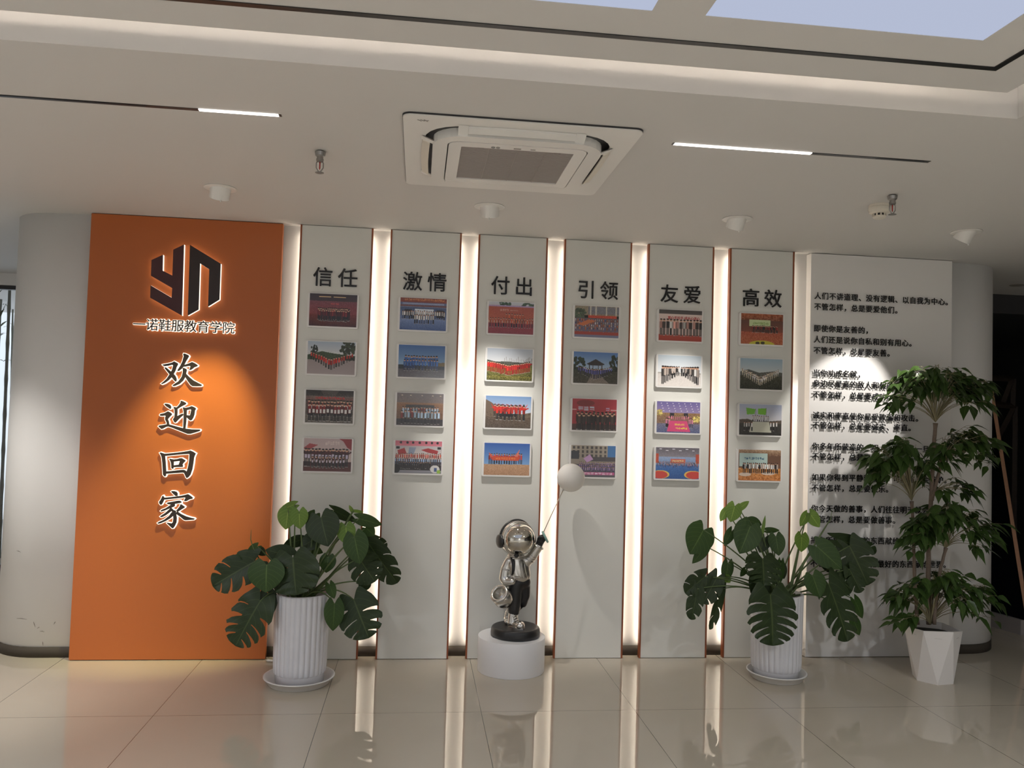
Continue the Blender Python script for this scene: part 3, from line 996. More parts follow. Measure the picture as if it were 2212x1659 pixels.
    if i == 8:
        p.grad(0, .16, [200, 206, 216], [196, 190, 196]); p.tree(.36, .06, .12, .08, [60, 84, 60]); p.tree(.86, .1, .14, .1, [66, 88, 66]); p.rect(0, 1, .11, .15, [176, 150, 190]); p.grad(.15, .6, [170, 82, 62], [180, 92, 66]); p.signs(.26, .45, .22, .29, 4, [206, 150, 130]); p.signs(.48, .66, .24, .28, 5, [200, 140, 120])
        p.rect(0, 1, .59, .66, [196, 150, 130]); p.grad(.66, 1, [150, 52, 60], [140, 56, 66]); p.noise(.1, 1, 8); p.row(7, .4, .76, .66, .3, [[206, 96, 56]], [BLK]); p.row(17, .05, .97, .8, .3, [[206, 100, 60], [190, 80, 50]], [BLK])
    if i == 9:
        p.grad(0, .45, [186, 196, 210], [214, 216, 220]); p.poly([(0, .36), (.2, .42), (.4, .4), (1, .44), (1, .56), (0, .56)], [70, 76, 66])
        for k in range(34): x = .36 + k * .019; p.rect(x, x + .006, .24 + p.rng.random() * .12, .5, [120, 110, 106])
        p.grad(.5, .62, [96, 106, 52], [112, 116, 54]); p.grad(.62, 1, [110, 108, 44], [84, 84, 36]); p.noise(.5, 1, 30); p.row(20, .04, .93, .84, .34, [RED, [205, 44, 36]], [[150, 36, 30]], vee=.12, arms=.1, w=1.2); p.grad(.86, 1, [120, 112, 40], [80, 80, 34]); p.noise(.84, 1, 40)
    if i == 10:
        p.grad(0, .55, [120, 156, 206], [206, 216, 230]); p.poly([(0, .12), (.12, .2), (.3, .4), (.3, .8), (0, .8)], [110, 92, 76]); p.poly([(.6, .6), (1, .5), (1, .8), (.6, .8)], [104, 90, 74]); p.grad(.66, 1, [96, 80, 66], [84, 72, 62]); p.noise(.5, 1, 16)
        p.row(8, .2, .84, .66, .4, [[206, 46, 34]], [BLK], arms=1.6); p.row(8, .26, .84, .76, .48, [[206, 46, 34], BLK, [196, 40, 32]], [BLK], arms=.5); p.poly([(.1, .36), (.3, .36), (.3, .46)], [206, 46, 34]); p.poly([(.96, .38), (.74, .34), (.74, .46)], [206, 46, 34])
    if i == 11:
        p.grad(0, .66, [44, 90, 170], [120, 164, 216]); p.grad(.66, 1, [190, 150, 116], [176, 134, 104]); p.noise(.66, 1, 14); p.row(14, .12, .82, .66, .34, [[200, 54, 36], [180, 44, 36]], [BLK]); p.rect(.18, .76, .42, .54, [206, 76, 40]); p.poly([(.1, .28), (.2, .42), (.14, .46)], [210, 90, 70]); p.poly([(.66, .42), (.78, .18), (.74, .42)], [216, 120, 100]); p.signs(.26, .7, .45, .51, 8, [226, 130, 60])
    if i == 12:
        p.grad(0, .3, [150, 140, 120], [140, 126, 110]); p.tree(.12, .3, .14, .2, [70, 84, 66]); p.rect(.3, 1, .02, .26, [120, 120, 130])
        for x in (.34, .46, .7, .92): p.rect(x, x + .03, .0, .4, [196, 190, 180])
        p.rect(.3, .95, .3, .38, [190, 66, 44]); p.grad(.38, .85, [90, 84, 96], [120, 96, 96]); p.grad(.82, .92, [160, 60, 50], [160, 62, 54]); p.grad(.92, 1, [120, 122, 150], [120, 122, 150]); p.noise(0, .4, 14)
        for r in range(4): p.row(22, .03, .96, .56 + r * .085, .16, [[70, 90, 150], [200, 100, 60], [210, 200, 210]], [[80, 90, 150]])
        p.poly([(.05, .6), (.3, .44), (.5, .46), (.2, .64)], [196, 110, 70])
    if i == 13:
        p.grad(0, .55, [84, 124, 186], [176, 196, 216]); p.tree(.12, .38, .14, .22, [40, 54, 40]); p.tree(.92, .36, .1, .26, [44, 56, 44]); p.poly([(.3, .38), (.5, .22), (.7, .38)], [48, 42, 44]); p.ell(.5, .38, .2, .05, [48, 42, 44])
        for x in (.36, .44, .56, .64): p.rect(x - .008, x + .008, .38, .6, [60, 50, 48])
        p.grad(.6, 1, [60, 62, 50], [70, 66, 56]); p.poly([(.42, .7), (.58, .7), (.82, 1), (.3, 1)], [130, 120, 112]); p.noise(.5, 1, 16); p.row(16, .12, .86, .88, .34, [[110, 110, 190], [90, 96, 170]], [[40, 40, 60]], vee=.2, taper=.35)
    if i == 14:
        p.grad(0, .8, [176, 62, 72], [160, 54, 60]); p.ell(.3, .14, .2, .1, [130, 50, 54]); p.rect(0, .1, .33, .36, [210, 170, 170]); p.rect(.86, 1, .33, .36, [210, 170, 170]); p.signs(.14, .52, .24, .37, 3, [196, 198, 214]); p.signs(.76, .85, .27, .36, 1, [190, 170, 200])
        p.grad(.8, 1, [90, 56, 50], [70, 50, 46]); p.row(10, .14, .94, .98, .58, [[60, 46, 46], [80, 62, 56], [48, 40, 42]], [[40, 34, 36]], w=1.25); p.row(8, .16, .9, 1.02, .56, [[74, 60, 56], [56, 46, 46]], [[40, 34, 36]], w=1.2)
    if i == 15:
        p.grad(0, .6, [170, 160, 146], [150, 140, 130])
        for r in range(3):
            for k in range(9): p.rect(.04 + k * .1, .09 + k * .1, .03 + r * .13, .12 + r * .13, [84, 80, 80])
        p.rect(.82, 1, 0, .36, [70, 120, 176]); p.rect(0, .18, .18, .44, [60, 64, 72]); p.rect(.4, 1, .36, .5, [80, 76, 80]); p.grad(.6, 1, [84, 80, 92], [92, 90, 98]); p.poly([(.28, .42), (.42, .28), (.5, .44), (.36, .54)], [200, 160, 206])
        for r in range(3): p.row(18, .2, .97, .72 + r * .07, .2, [[150, 120, 176], [120, 100, 160], [180, 150, 196]], [[60, 56, 90]])
        p.rect(.2, .98, .84, .93, [190, 90, 140]); p.signs(.3, .95, .85, .92, 8, [230, 200, 220])
    if i == 16:
        p.grad(0, .14, [70, 66, 66], [90, 84, 84]); p.grad(.14, .8, [226, 206, 200], [214, 190, 184]); p.grad(.8, 1, [176, 70, 56], [160, 56, 46]); p.row(13, .05, .97, .84, .54, [WHT, BLK, [60, 50, 50], [216, 160, 150]], [BLK])
    if i == 17:
        p.grad(0, .55, [196, 210, 222], [226, 228, 232]); p.grad(.55, .68, [170, 166, 160], [190, 184, 178]); p.grad(.6, 1, [206, 200, 196], [226, 220, 216]); p.noise(.6, 1, 6); p.row(14, .14, .9, .66, .3, [WHT, BLK], [BLK])
        for k in range(7): p.person(.12 + k * .055, .94 - k * .045, .6 - k * .05, [WHT, [60, 56, 56], [206, 190, 180]], [BLK]); p.person(.92 - k * .055, .94 - k * .045, .6 - k * .05, [WHT, [60, 56, 56], [206, 190, 180]], [BLK])
    if i == 18:
        p.grad(0, .36, [110, 100, 160], [150, 136, 180])
        for r in range(4):
            for k in range(7): p.ell(.1 + k * .135 + r * .02, .06 + r * .08, .012, .012, [240, 236, 240])
        p.grad(.36, .7, [150, 116, 80], [130, 104, 90]); p.rect(.3, .4, .36, .5, [50, 46, 56]); p.rect(.62, .72, .36, .5, [50, 46, 56]); p.tree(.06, .36, .08, .1, [200, 180, 110]); p.tree(.92, .55, .1, .1, [206, 186, 110]); p.grad(.7, 1, [120, 116, 140], [90, 100, 140]); p.noise(.36, 1, 18)
        p.row(12, .24, .78, .66, .22, [[224, 130, 160]], [[160, 80, 110]]); p.row(6, .22, .3, .84, .3, [[220, 140, 170]], [BLK]); p.row(3, .74, .82, .84, .3, [[220, 140, 170]], [BLK]); p.poly([(.3, .62), (.7, .62), (.78, .96), (.24, .96)], [216, 76, 126]); p.signs(.42, .66, .7, .76, 4, [236, 206, 90]); p.signs(.44, .72, .82, .88, 5, [236, 206, 90])
    if i == 19:
        p.grad(0, .3, [104, 98, 108], [140, 136, 146])
        for k in range(6): p.rect(.08 + k * .15, .14 + k * .15, .04 + (k % 2) * .05, .06 + (k % 2) * .05, [230, 230, 240])
        p.grad(.3, .56, [150, 170, 206], [120, 146, 190]); p.rect(0, .07, .2, .5, [190, 80, 56]); p.rect(.92, 1, .2, .5, [190, 80, 56]); p.rect(.34, .68, .36, .5, [206, 110, 90]); p.signs(.38, .64, .4, .45, 8, [236, 220, 160]); p.grad(.56, 1, [66, 110, 176], [40, 84, 150]); p.noise(0, 1, 8)
        for r in range(3): p.row(26, .04, .96, .56 + r * .035, .12, [[200, 120, 60], [60, 50, 60], [180, 90, 60]], [[70, 60, 80]])
        p.ell(.12, .86, .2, .13, [226, 190, 90]); p.ell(.1, .87, .18, .12, [206, 70, 60]); p.ell(.86, .86, .2, .13, [226, 190, 90]); p.ell(.88, .87, .18, .12, [206, 70, 60])
    if i == 20:
        p.grad(0, .22, [170, 90, 52], [120, 66, 44]); p.noise(0, .22, 26, blk=4); p.grad(.22, .6, [96, 60, 50], [130, 70, 54]); p.rect(.2, .7, .2, .42, [196, 210, 160]); p.signs(.28, .66, .28, .35, 9, [130, 160, 90]); p.grad(.6, 1, [170, 84, 60], [176, 96, 60]); p.noise(.6, 1, 22); p.row(20, .28, .86, .62, .24, [DRED, [150, 44, 40], BLK], [BLK])
        p.ell(.5, 1.0, .3, .13, [200, 190, 60]); p.ell(.4, .96, .05, .05, [60, 56, 30]); p.ell(.52, .95, .05, .05, [60, 56, 30])
    if i == 21:
        p.grad(0, .5, [150, 176, 196], [206, 210, 210]); p.poly([(0, .44), (.2, .36), (.45, .46), (.8, .4), (1, .44), (1, .6), (0, .6)], [86, 88, 84]); p.grad(.55, 1, [70, 70, 56], [40, 42, 32]); p.noise(.5, 1, 20)
        for r in range(2): p.row(19, .06, .9, .82 + r * .06, .24, [[214, 206, 186], WHT], [[190, 180, 160]], vee=.32, taper=.3, arms=.8)
    if i == 22:
        p.grad(0, .55, [170, 180, 206], [206, 204, 210]); p.poly([(0, .5), (.2, .48), (.4, .56), (.7, .54), (1, .5), (1, .7), (0, .7)], [90, 80, 70]); p.grad(.62, 1, [60, 56, 50], [44, 42, 40]); p.noise(.55, 1, 12); p.poly([(.44, .14), (.64, .12), (.62, .34), (.44, .32)], [120, 186, 60]); p.poly([(.16, .12), (.38, .16), (.36, .32), (.18, .34)], [110, 176, 60]); p.rect(.38, .39, .14, .5, [90, 80, 70]); p.rect(.63, .64, .12, .5, [90, 80, 70])
        p.row(8, .32, .68, .6, .24, [WHT], [BLK]); p.poly([(.3, .56), (.7, .56), (.76, .9), (.24, .9)], [206, 206, 190]); p.row(4, .12, .3, .86, .3, [WHT], [BLK]); p.row(3, .74, .88, .84, .3, [WHT], [BLK])
    if i == 23:
        p.grad(0, .2, [190, 160, 130], [120, 86, 66]); p.noise(0, .2, 26); p.grad(.2, .6, [110, 80, 62], [120, 84, 64]); p.rect(.02, .68, .12, .54, [186, 210, 206]); p.signs(.14, .6, .24, .33, 9, [70, 110, 140]); p.grad(.6, 1, [206, 140, 70], [196, 120, 60]); p.noise(.6, 1, 26, blk=4); p.ell(.16, .8, .14, .06, [226, 206, 190]); p.ell(.7, .76, .16, .05, [226, 206, 190]); p.row(18, .12, .92, .76, .34, [WHT, [216, 200, 190], BLK], [BLK])
    return np.clip(p.c, 0, 255)


# what each photograph shows, row by row under its heading
SHOW = ['people in dark red lined up in front of a plum wall', 'people in red shirts spread in a wedge on a grey square', 'people in red holding white certificates', 'dark figures with raised arms before a pale wall with red ribbon',
        'white-shirted people before a blue stage', 'people in blue under a clear blue sky', 'people in pale blue and red before a brown wooden wall', 'orange and blue crowd on a pink lit stage',
        'people in orange sitting before a terracotta wall', 'red wedge of people in a yellow flower field', 'red-dressed people with arms flung out on a brown hill', 'people holding a red banner on a sand dune',
        'large crowd on a red carpet before a columned building', 'people in purple before a dark pavilion roof', 'people in dark jackets before a red wall', 'purple-dressed crowd with a pale purple flag',
        'people under a pale banner with red characters', 'two rows of people meeting in a V on pale ground', 'people in pink behind a magenta banner', 'blue sports court with two red circles',
        'copper-coloured hall with a pale screen and yellow emblem', 'white V of people on dark ground before hills', 'people with two green flags and a white banner', 'people on an orange patterned carpet beside a pale screen']
mp = bpy.data.materials.new('glossy_photo_print')
mp.use_nodes = True
nt = mp.node_tree
ca = nt.nodes.new('ShaderNodeVertexColor'); ca.layer_name = 'print'
pb = nt.nodes['Principled BSDF']
nt.links.new(ca.outputs['Color'], pb.inputs['Base Color'])
pb.inputs['Roughness'].default_value = 0.4
pb.inputs['Coat Weight'].default_value = 0.5
pb.inputs['Coat Roughness'].default_value = 0.05


def print_mesh(img, w, h):
    """Flat print: a fine grid carrying the picture as a colour attribute."""
    nx, nz = PXW, PXH
    xs = np.linspace(-w / 2, w / 2, nx); zs = np.linspace(h / 2, -h / 2, nz)
    v = np.zeros((nz, nx, 3)); v[..., 0] = xs[None, :]; v[..., 2] = zs[:, None]
    idx = np.arange(nx * nz).reshape(nz, nx)
    f = np.stack([idx[:-1, :-1], idx[1:, :-1], idx[1:, 1:], idx[:-1, 1:]], -1).reshape(-1, 4)
    me = bpy.data.meshes.new('print')
    me.vertices.add(nx * nz); me.vertices.foreach_set('co', v.ravel())
    me.loops.add(f.size); me.loops.foreach_set('vertex_index', f.ravel().astype(np.int32))
    me.polygons.add(len(f)); me.polygons.foreach_set('loop_start', np.arange(0, f.size, 4, dtype=np.int32))
    try:
        me.polygons.foreach_set('loop_total', np.full(len(f), 4, dtype=np.int32))
    except Exception:
        pass
    me.update(calc_edges=True)
    c = img / 255.0
    lin = np.where(c <= 0.04045, c / 12.92, ((c + 0.055) / 1.055) ** 2.4)
    rgba = np.ones((nz, nx, 4), np.float32); rgba[..., :3] = lin
    at_ = me.color_attributes.new('print', 'FLOAT_COLOR', 'POINT')
    at_.data.foreach_set('color', rgba.ravel())
    me.materials.append(mp)
    return me


FZ = [2.1215, 1.828, 1.530, 1.2355]
FW, FH, FD = 0.309, 0.215, 0.022
proto = None
ROWN = ['top', 'second', 'third', 'lowest']
for i in range(6):
    for r in range(4):
        k = i * 4 + r
        lab = 'photo of %s, %s under %s' % (SHOW[k], ROWN[r], MEAN[i])
        x = pcs[i] - 0.004
        if proto is None:
            proto = thing('photo_frame', lab, 'framed photo', (x, 0, FZ[r]), group='framed photographs on the wall panels')
            gg = G()
            o_, i_ = rrect(-FW / 2, FW / 2, -FH / 2, FH / 2, 0.011), rrect(-FW / 2 + .002, FW / 2 - .002, -FH / 2 + .002, FH / 2 - .002, 0.010)
            gg.prism(o_, -FD + 0.0025, -0.0005)
            gg.prism(i_, -FD, -FD + 0.0025)
            fb = obj('frame', gg, M['frame'], proto)
            root = proto
        else:
            root = proto.copy()
            COL.objects.link(root)
            root.location = (x, 0, FZ[r])
            root['label'] = lab
            c_ = fb.copy()
            COL.objects.link(c_)
            c_.parent = root
        pr = bpy.data.objects.new('print', print_mesh(pic(k), 0.286, 0.199))
        COL.objects.link(pr)
        pr.parent = root
        pr.location = (0.001, -FD - 0.0006, 0.003)
        if k == 16:
            t_ = obj('banner_writing', put_glyph(G(), BANNERS[0], -0.085, 0.041, -0.0008, bold=0.03), mat('red_banner_ink', (0.45, 0.03, 0.03), 0.5), pr)
# ------------------------------------------------------------------ things on the ceiling
# cassette air conditioner
ac = thing('air_conditioner', 'square white cassette air conditioner set in the ceiling', 'air conditioner', (0.3754, -1.5344, CEIL))
S = 0.471
outer = rrect(-S, S, -S, S, 0.035)
g = G()
g.ring(outer, rrect(-0.385, 0.385, -0.385, 0.385, 0.16), -0.012, -0.0005)
obj('face_plate', g, M['acwhite'], ac)
obj('shadow_gap', G().ring(rrect(-S - .002, S + .002, -S - .002, S + .002, 0.036), rrect(-S + .01, S - .01, -S + .01, S - .01, 0.03), -0.007, -0.0004), M['winframe'], ac)  # dark ring drawn in as the shadow line round the face plate
obj('air_slot', G().prism(rrect(-0.386, 0.386, -0.386, 0.386, 0.155), -0.004, -0.001, 'z'), M['black'], ac)
g = G()
g.ring(rrect(-0.352, 0.352, -0.352, 0.352, 0.135), rrect(-0.292, 0.292, -0.292, 0.292, 0.05), -0.040, -0.004)
obj('inner_ring', g, M['acwhite'], ac)
g = G()
g.ring(rrect(-0.287, 0.287, -0.287, 0.287, 0.046), rrect(-0.235, 0.235, -0.235, 0.215, 0.006), -0.042, -0.02)
g.box(-0.287, 0.287, 0.262, 0.287, -0.044, -0.02, 0.004)
obj('grille_frame', g, M['acwhite'], ac)
g = G()
g.box(-0.236, 0.236, -0.236, 0.216, -0.026, -0.02)
for k in range(44):
    yy = -0.232 + k * 0.0102
    g.box(-0.235, 0.235, yy, yy + 0.0048, -0.038, -0.026)
for xx in (-0.118, 0.0, 0.118):
    g.box(xx - 0.0012, xx + 0.0012, -0.235, 0.215, -0.0395, -0.026)
obj('intake_grille', g, M['grille'], ac)
for k in range(4):
    rot = Matrix.Rotation(k * PI / 2, 4, 'Z')
    g = G()
    n = 14
    v, f = [], []
    for i in range(n + 1):
        xx = -0.215 + 0.43 * i / n
        bow = 0.012 * (1 - (xx / 0.215) ** 2)
        for (yy, zz) in ((0.364, -0.034), (0.393 + bow * 0.3, -0.021), (0.393 + bow * 0.3, -0.013), (0.364, -0.026)):
            v.append(rot @ Vector((xx, -yy - bow * 0.3, zz)))
    for i in range(n):
        for j in range(4):
            f.append((i * 4 + j, i * 4 + (j + 1) % 4, (i + 1) * 4 + (j + 1) % 4, (i + 1) * 4 + j))
    f += [(0, 1, 2, 3), tuple(n * 4 + j for j in (3, 2, 1, 0))]
    g.add(v, f)
    obj('louver', g, M['acwhite'] if k in (0, 2) else M['offwhite'], ac, None if k in (0, 2) else 'cream louver')
    g = G()
    for s in (-1, 1):
        g = G()
        g.add([rot @ Vector(p) for p in [(s * 0.255, -0.40, -0.0135), (s * 0.215, -0.40, -0.0135), (s * 0.215, -0.345, -0.036), (s * 0.255, -0.345, -0.036)]], [(0, 1, 2, 3)])
        g.add([rot @ Vector((p[0], p[1], p[2] + 0.004)) for p in [(s * 0.255, -0.40, -0.0135), (s * 0.215, -0.40, -0.0135), (s * 0.215, -0.345, -0.036), (s * 0.255, -0.345, -0.036)]], [(3, 2, 1, 0)])
        obj('louver_bracket', g, M['acwhite'], ac)
g = G()
g.box(-0.02, 0.01, -0.258, -0.246, -0.0435, -0.042)
g.box(0.05, 0.07, -0.257, -0.249, -0.0435, -0.042)
obj('indicator', g, M['grille'], ac)
g = G()
for s in (-0.105, -0.085):
    g.torus((s, -0.252, -0.043), 0.007, 0.0016, seg=14, sub=6)
obj('sensor', g, M['steel'], ac)
g = G()
for s in (-0.155, 0.165):
    g.ring(rrect(s - 0.016, s + 0.016, -0.236, -0.220, 0.002, 2), rrect(s - 0.014, s + 0.014, -0.234, -0.222, 0.002, 2), -0.0435, -0.04)
obj('latch', g, M['grille'], ac)
g = G()
for (a_, b_) in (((-0.415, -0.425), (-0.400, -0.412)), ((-0.404, -0.428), (-0.388, -0.414)), ((-0.396, -0.418), (-0.372, -0.422)), ((-0.390, -0.430), (-0.376, -0.412))):
    g.tube([(a_[0], a_[1], -0.0125), (b_[0], b_[1], -0.0125)], 0.0018, 5)
obj('logo', g, M['grille'], ac)

# sprinklers
for (x, y), lab in (((-0.466, -1.458), 'steel fire sprinkler hanging left of the air conditioner'), ((2.281, -1.362), 'steel fire sprinkler hanging beside the smoke detector')):
    t = thing('fire_sprinkler', lab, 'sprinkler', (x, y, CEIL), group='ceiling sprinklers')
    g = G()
    g.lathe([(0.016, -0.0005), (0.024, -0.006), (0.021, -0.022), (0.014, -0.028), (0.014, -0.036), (0.016, -0.036), (0.016, -0.046), (0.010, -0.05)], 20, smooth=False)
    obj('body', g, M['steel'], t)
    g = G()
    for s in (-1, 1):
        g.tube([(s * 0.009, 0, -0.046), (s * 0.015, 0, -0.054), (s * 0.015, 0, -0.076), (s * 0.006, 0, -0.090), (0, 0, -0.094)], 0.0026, 7)
    g.lathe([(0.004, -0.092), (0.019, -0.097), (0.019, -0.0985), (0.004, -0.099)], 20, smooth=False)
    obj('frame_arms', g, M['steel'], t)
    obj('bulb', G().tube([(0, 0, -0.049), (0, 0, -0.078), (0, 0, -0.084)], [0.0028, 0.0028, 0.001], 8), M['redbulb'], t)

t = thing('smoke_detector', 'round cream smoke detector on the ceiling at right', 'smoke detector', (2.325, -1.177, CEIL))
g = G()
g.lathe([(0.052, -0.0005), (0.053, -0.012), (0.0505, -0.014), (0.0535, -0.016), (0.0535, -0.028), (0.050, -0.040), (0.038, -0.046)], 36, smooth=False)
obj('body', g, M['offwhite'], t)
g = G()
g.lathe([(0.033, -0.058), (0.033, -0.064), (0.026, -0.070), (0.001, -0.071)], 30, smooth=False)
for k in range(10):
    a = 2 * PI * k / 10
    g.box(-0.003, 0.003, -0.003, 0.003, -0.060, -0.044)
    for q in range(-8, 0):
        v = g.v[q]
        g.v[q] = (v[0] + 0.031 * math.cos(a), v[1] + 0.031 * math.sin(a), v[2])
obj('chamber_cap', g, M['offwhite'], t)
obj('chamber', G().lathe([(0.028, -0.044), (0.028, -0.06)], 24, smooth=False), M['black'], t)

# tilting downlights
CANLAB = ['tilted white downlight above the orange panel', 'tilted white downlight just below the air conditioner', 'tilted white downlight above the fifth grey panel',
          'tilted white downlight above the rounded right end of the wall']
for i, ((cx_, cy_), tgt, watts, sz_, bl_, colr) in enumerate(CANS):
    t = thing('downlight', CANLAB[i], 'downlight', (cx_, cy_, CEIL), group='tilting ceiling downlights')
    g = G()
    g.lathe([(0.058, -0.0005), (0.082, -0.0005), (0.084, -0.004), (0.076, -0.007), (0.060, -0.006)], 40, smooth=False)
    obj('flange', g, M['white'], t)
    obj('recess', G().lathe([(0.058, -0.0005), (0.058, -0.0015)], 30, smooth=False), M['black'], t)
    dv = (Vector(tgt) - Vector((cx_, cy_, CEIL))).normalized()
    mm = axis_matrix(dv)
    # can: a cylinder cut by the ceiling line, tipping its mouth towards the wall
    g = G()
    seg = 36
    v, f = [], []
    for k in range(seg):
        a = 2 * PI * k / seg
        rim = mm @ Vector((0.050 * math.cos(a), 0.050 * math.sin(a), 0.062 - 0.012))
        top = Vector((rim.x, rim.y, rim.z)) - dv * ((rim.z + 0.002) / dv.z)
        top = Vector((0.052 * math.cos(a) * 0.98, 0.052 * math.sin(a) * 0.98, -0.002))
        rim = mm @ Vector((0.050 * math.cos(a), 0.050 * math.sin(a), 0.055))
        # match the azimuth of ring and rim
        v.append((rim, top))
    rims = [p[0] for p in v]
    tops = []
    for r_ in rims:
        flat = Vector((r_.x - dv.x * 0.055, r_.y - dv.y * 0.055, 0))
        flat = flat.normalized() * 0.052 if flat.length > 1e-5 else Vector((0.052, 0, 0))
        tops.append(Vector((flat.x, flat.y, -0.0015)))
    inner = [mm @ Vector((0.045 * math.cos(2 * PI * k / seg), 0.045 * math.sin(2 * PI * k / seg), 0.055)) for k in range(seg)]
    deep = [mm @ Vector((0.040 * math.cos(2 * PI * k / seg), 0.040 * math.sin(2 * PI * k / seg), 0.030)) for k in range(seg)]
    allv = tops + rims + inner + deep
    for k in range(seg):
        k2 = (k + 1) % seg
        for q in range(3):
            f.append((q * seg + k, q * seg + k2, (q + 1) * seg + k2, (q + 1) * seg + k))
    g.add(allv, f, False)
    obj('can', g, M['white'], t, recalc=True)
    gl_ = G().lathe([(0.040, 0.0), (0.001, 0.003)], 28, smooth=False, cap=False)
    gl_.v = [tuple(mm @ Vector((p[0], p[1], p[2] + 0.031))) for p in gl_.v]
    obj('lens', gl_, M['lens'] if 'lens' in M else M.setdefault('lens', emitter('lamp_lens', NEUTRAL, 6.0)), t)
    p = mm @ Vector((0, -0.05, 0.045))
    low = min(rims, key=lambda q: q.z)
    obj('lever', G().tube([low + Vector((0, 0, 0.003)), low + Vector((0.001, -0.002, -0.009))], 0.0035, 8), M['white'], t)

# linear lights in black slots
def linear_light(x0, x1, y, lit0, lit1, lab):
    t = thing('linear_light', lab, 'linear light', ((x0 + x1) / 2, y, CEIL), group='slim linear ceiling lights')
    c_ = (x0 + x1) / 2
    w = 0.0115
    g = G()
    for a, b in ((x0, lit0), (lit1, x1)):
        if b - a > 0.001:
            g.box(a - c_, b - c_, -w, w, -0.002, -0.0004)
    obj('slot', g, M['black'], t)
    obj('diffuser', G().box(lit0 - c_, lit1 - c_, -w + 0.002, w - 0.002, -0.003, -0.0006), M['track'], t)
    g = G()
    for (a, b) in ((x0 + (lit0 - x0) * 0.25, x0 + (lit0 - x0) * 0.9),) if lit0 - x0 > 0.2 else ((lit1 + (x1 - lit1) * 0.55, lit1 + (x1 - lit1) * 0.95),):
        g.box(a - c_, b - c_, -w * 0.6, w * 0.6, -0.0032, -0.0022)
    obj('rail_insert', g, M['winframe'], t)


linear_light(1.004, 2.140, -1.860, 1.012, 1.606, 'slim linear ceiling light with its left half lit, right of the air conditioner')
linear_light(-2.75, -0.566, -1.866, -0.876, -0.577, 'slim linear ceiling light with a short lit tip, left of the air conditioner')

# small downlights of the corridors
for (x, y, lab) in ((-3.93, 1.85, 'small lit round downlight in the corridor behind the wall, at left'), (4.62, 0.72, 'small unlit round downlight in the dark ceiling at right')):
    t = thing('recessed_downlight', lab, 'downlight', (x, y, CEIL))
    obj('flange', G().lathe([(0.045, -0.0005), (0.06, -0.0005), (0.06, -0.004), (0.045, -0.003)], 28, smooth=False), M['white'] if x < 0 else M['grille'], t)
    obj('lens', G().lathe([(0.045, -0.0025), (0.001, -0.003)], 28, smooth=False, cap=False), M['lens'] if x < 0 else M['black'], t)

for (x, y, w) in HALL_AT + [(-2.75, -1.05, 0)]:
    g = G().lathe([(0.06, -0.0005), (0.08, -0.0005), (0.08, -0.005), (0.06, -0.004)], 28, (x, y, CEIL), smooth=False)
    fl = struct('ceiling_lamp', g, M['white'])
    struct('ceiling_lamp_lens', G().lathe([(0.058, -0.003), (0.001, -0.0035)], 24, (x, y, CEIL), smooth=False, cap=False), M['lens'], fl)

# ------------------------------------------------------------------ plinth and astronaut statue
PX, PY, PZ = 0.603, -0.205, 0.200
g = G()
g.lathe([(0.199, 0.0), (0.2, 0.002), (0.2, PZ - 0.002), (0.199, PZ)], 72)
pl = obj('display_plinth', g, M['plinth'], None)
pl.location = (PX, PY, 0.0)
pl.data.polygons.foreach_set('use_smooth', [len(p.vertices) == 4 for p in pl.data.polygons])
tag(pl, 'low round white plinth standing under the silver astronaut statue', 'plinth')

st = thing('astronaut_statue', 'silver astronaut statue waving a white balloon, on the round white plinth', 'statue', (PX + 0.022, PY, PZ))
K = 0.000828


def A(zx, zy, y=0.0):
    p = at(980 + zx * 0.30142, 980 + zy * 0.30142, PY + y)
    return Vector((p[0] - PX - 0.022, y, p[2] - PZ))


def onbase(zx, y):
    return Vector((A(zx, 1255, y).x, y, DZ))


def blob(parts, name, m, voxel=0.005, smooth=6, label=None):
    """Fuse capsules and balls into one continuous smooth surface."""
    g = G()
    for p in parts:
        if p[0] == 'b':
            g.ball(p[1], p[2], 20, 12, p[3] if len(p) > 3 else None)
        else:
            pts, rr = p[1], p[2]
            for i in range(len(pts) - 1):
                a, b = Vector(pts[i]), Vector(pts[i + 1])
                n = max(2, int((b - a).length / 0.006))
                for j in range(n + 1):
                    t_ = j / n
                    g.ball(a.lerp(b, t_), rr[i] + (rr[i + 1] - rr[i]) * t_, 16, 10)
    me = bpy.data.meshes.new(name)
    me.from_pydata(g.v, [], g.f)
    o = bpy.data.objects.new(name, me)
    COL.objects.link(o)
    rm = o.modifiers.new('r', 'REMESH'); rm.mode = 'VOXEL'; rm.voxel_size = voxel; rm.use_smooth_shade = True
    sm = o.modifiers.new('s', 'SMOOTH'); sm.factor = 0.5; sm.iterations = smooth
    bpy.context.view_layer.update()
    me2 = bpy.data.meshes.new_from_object(o.evaluated_get(bpy.context.evaluated_depsgraph_get()))
    bpy.data.objects.remove(o)
    me2.polygons.foreach_set('use_smooth', [True] * len(me2.polygons))
    me2.materials.clear()
    me2.materials.append(m)
    me2.name = name
    o = bpy.data.objects.new(name, me2)
    COL.objects.link(o)
    o.parent = st
    if label:
        o['label'] = label
    return o


u = lambda z: z * K
DZ = 0.055
g = G()
g.lathe([(0.141, 0.0), (0.1465, 0.005), (0.148, 0.022), (0.1455, 0.042), (0.141, 0.051), (0.135, DZ), (0.128, DZ), (0.03, DZ), (0.001, DZ)], 64)
obj('base_disc', g, M['satin'], st)

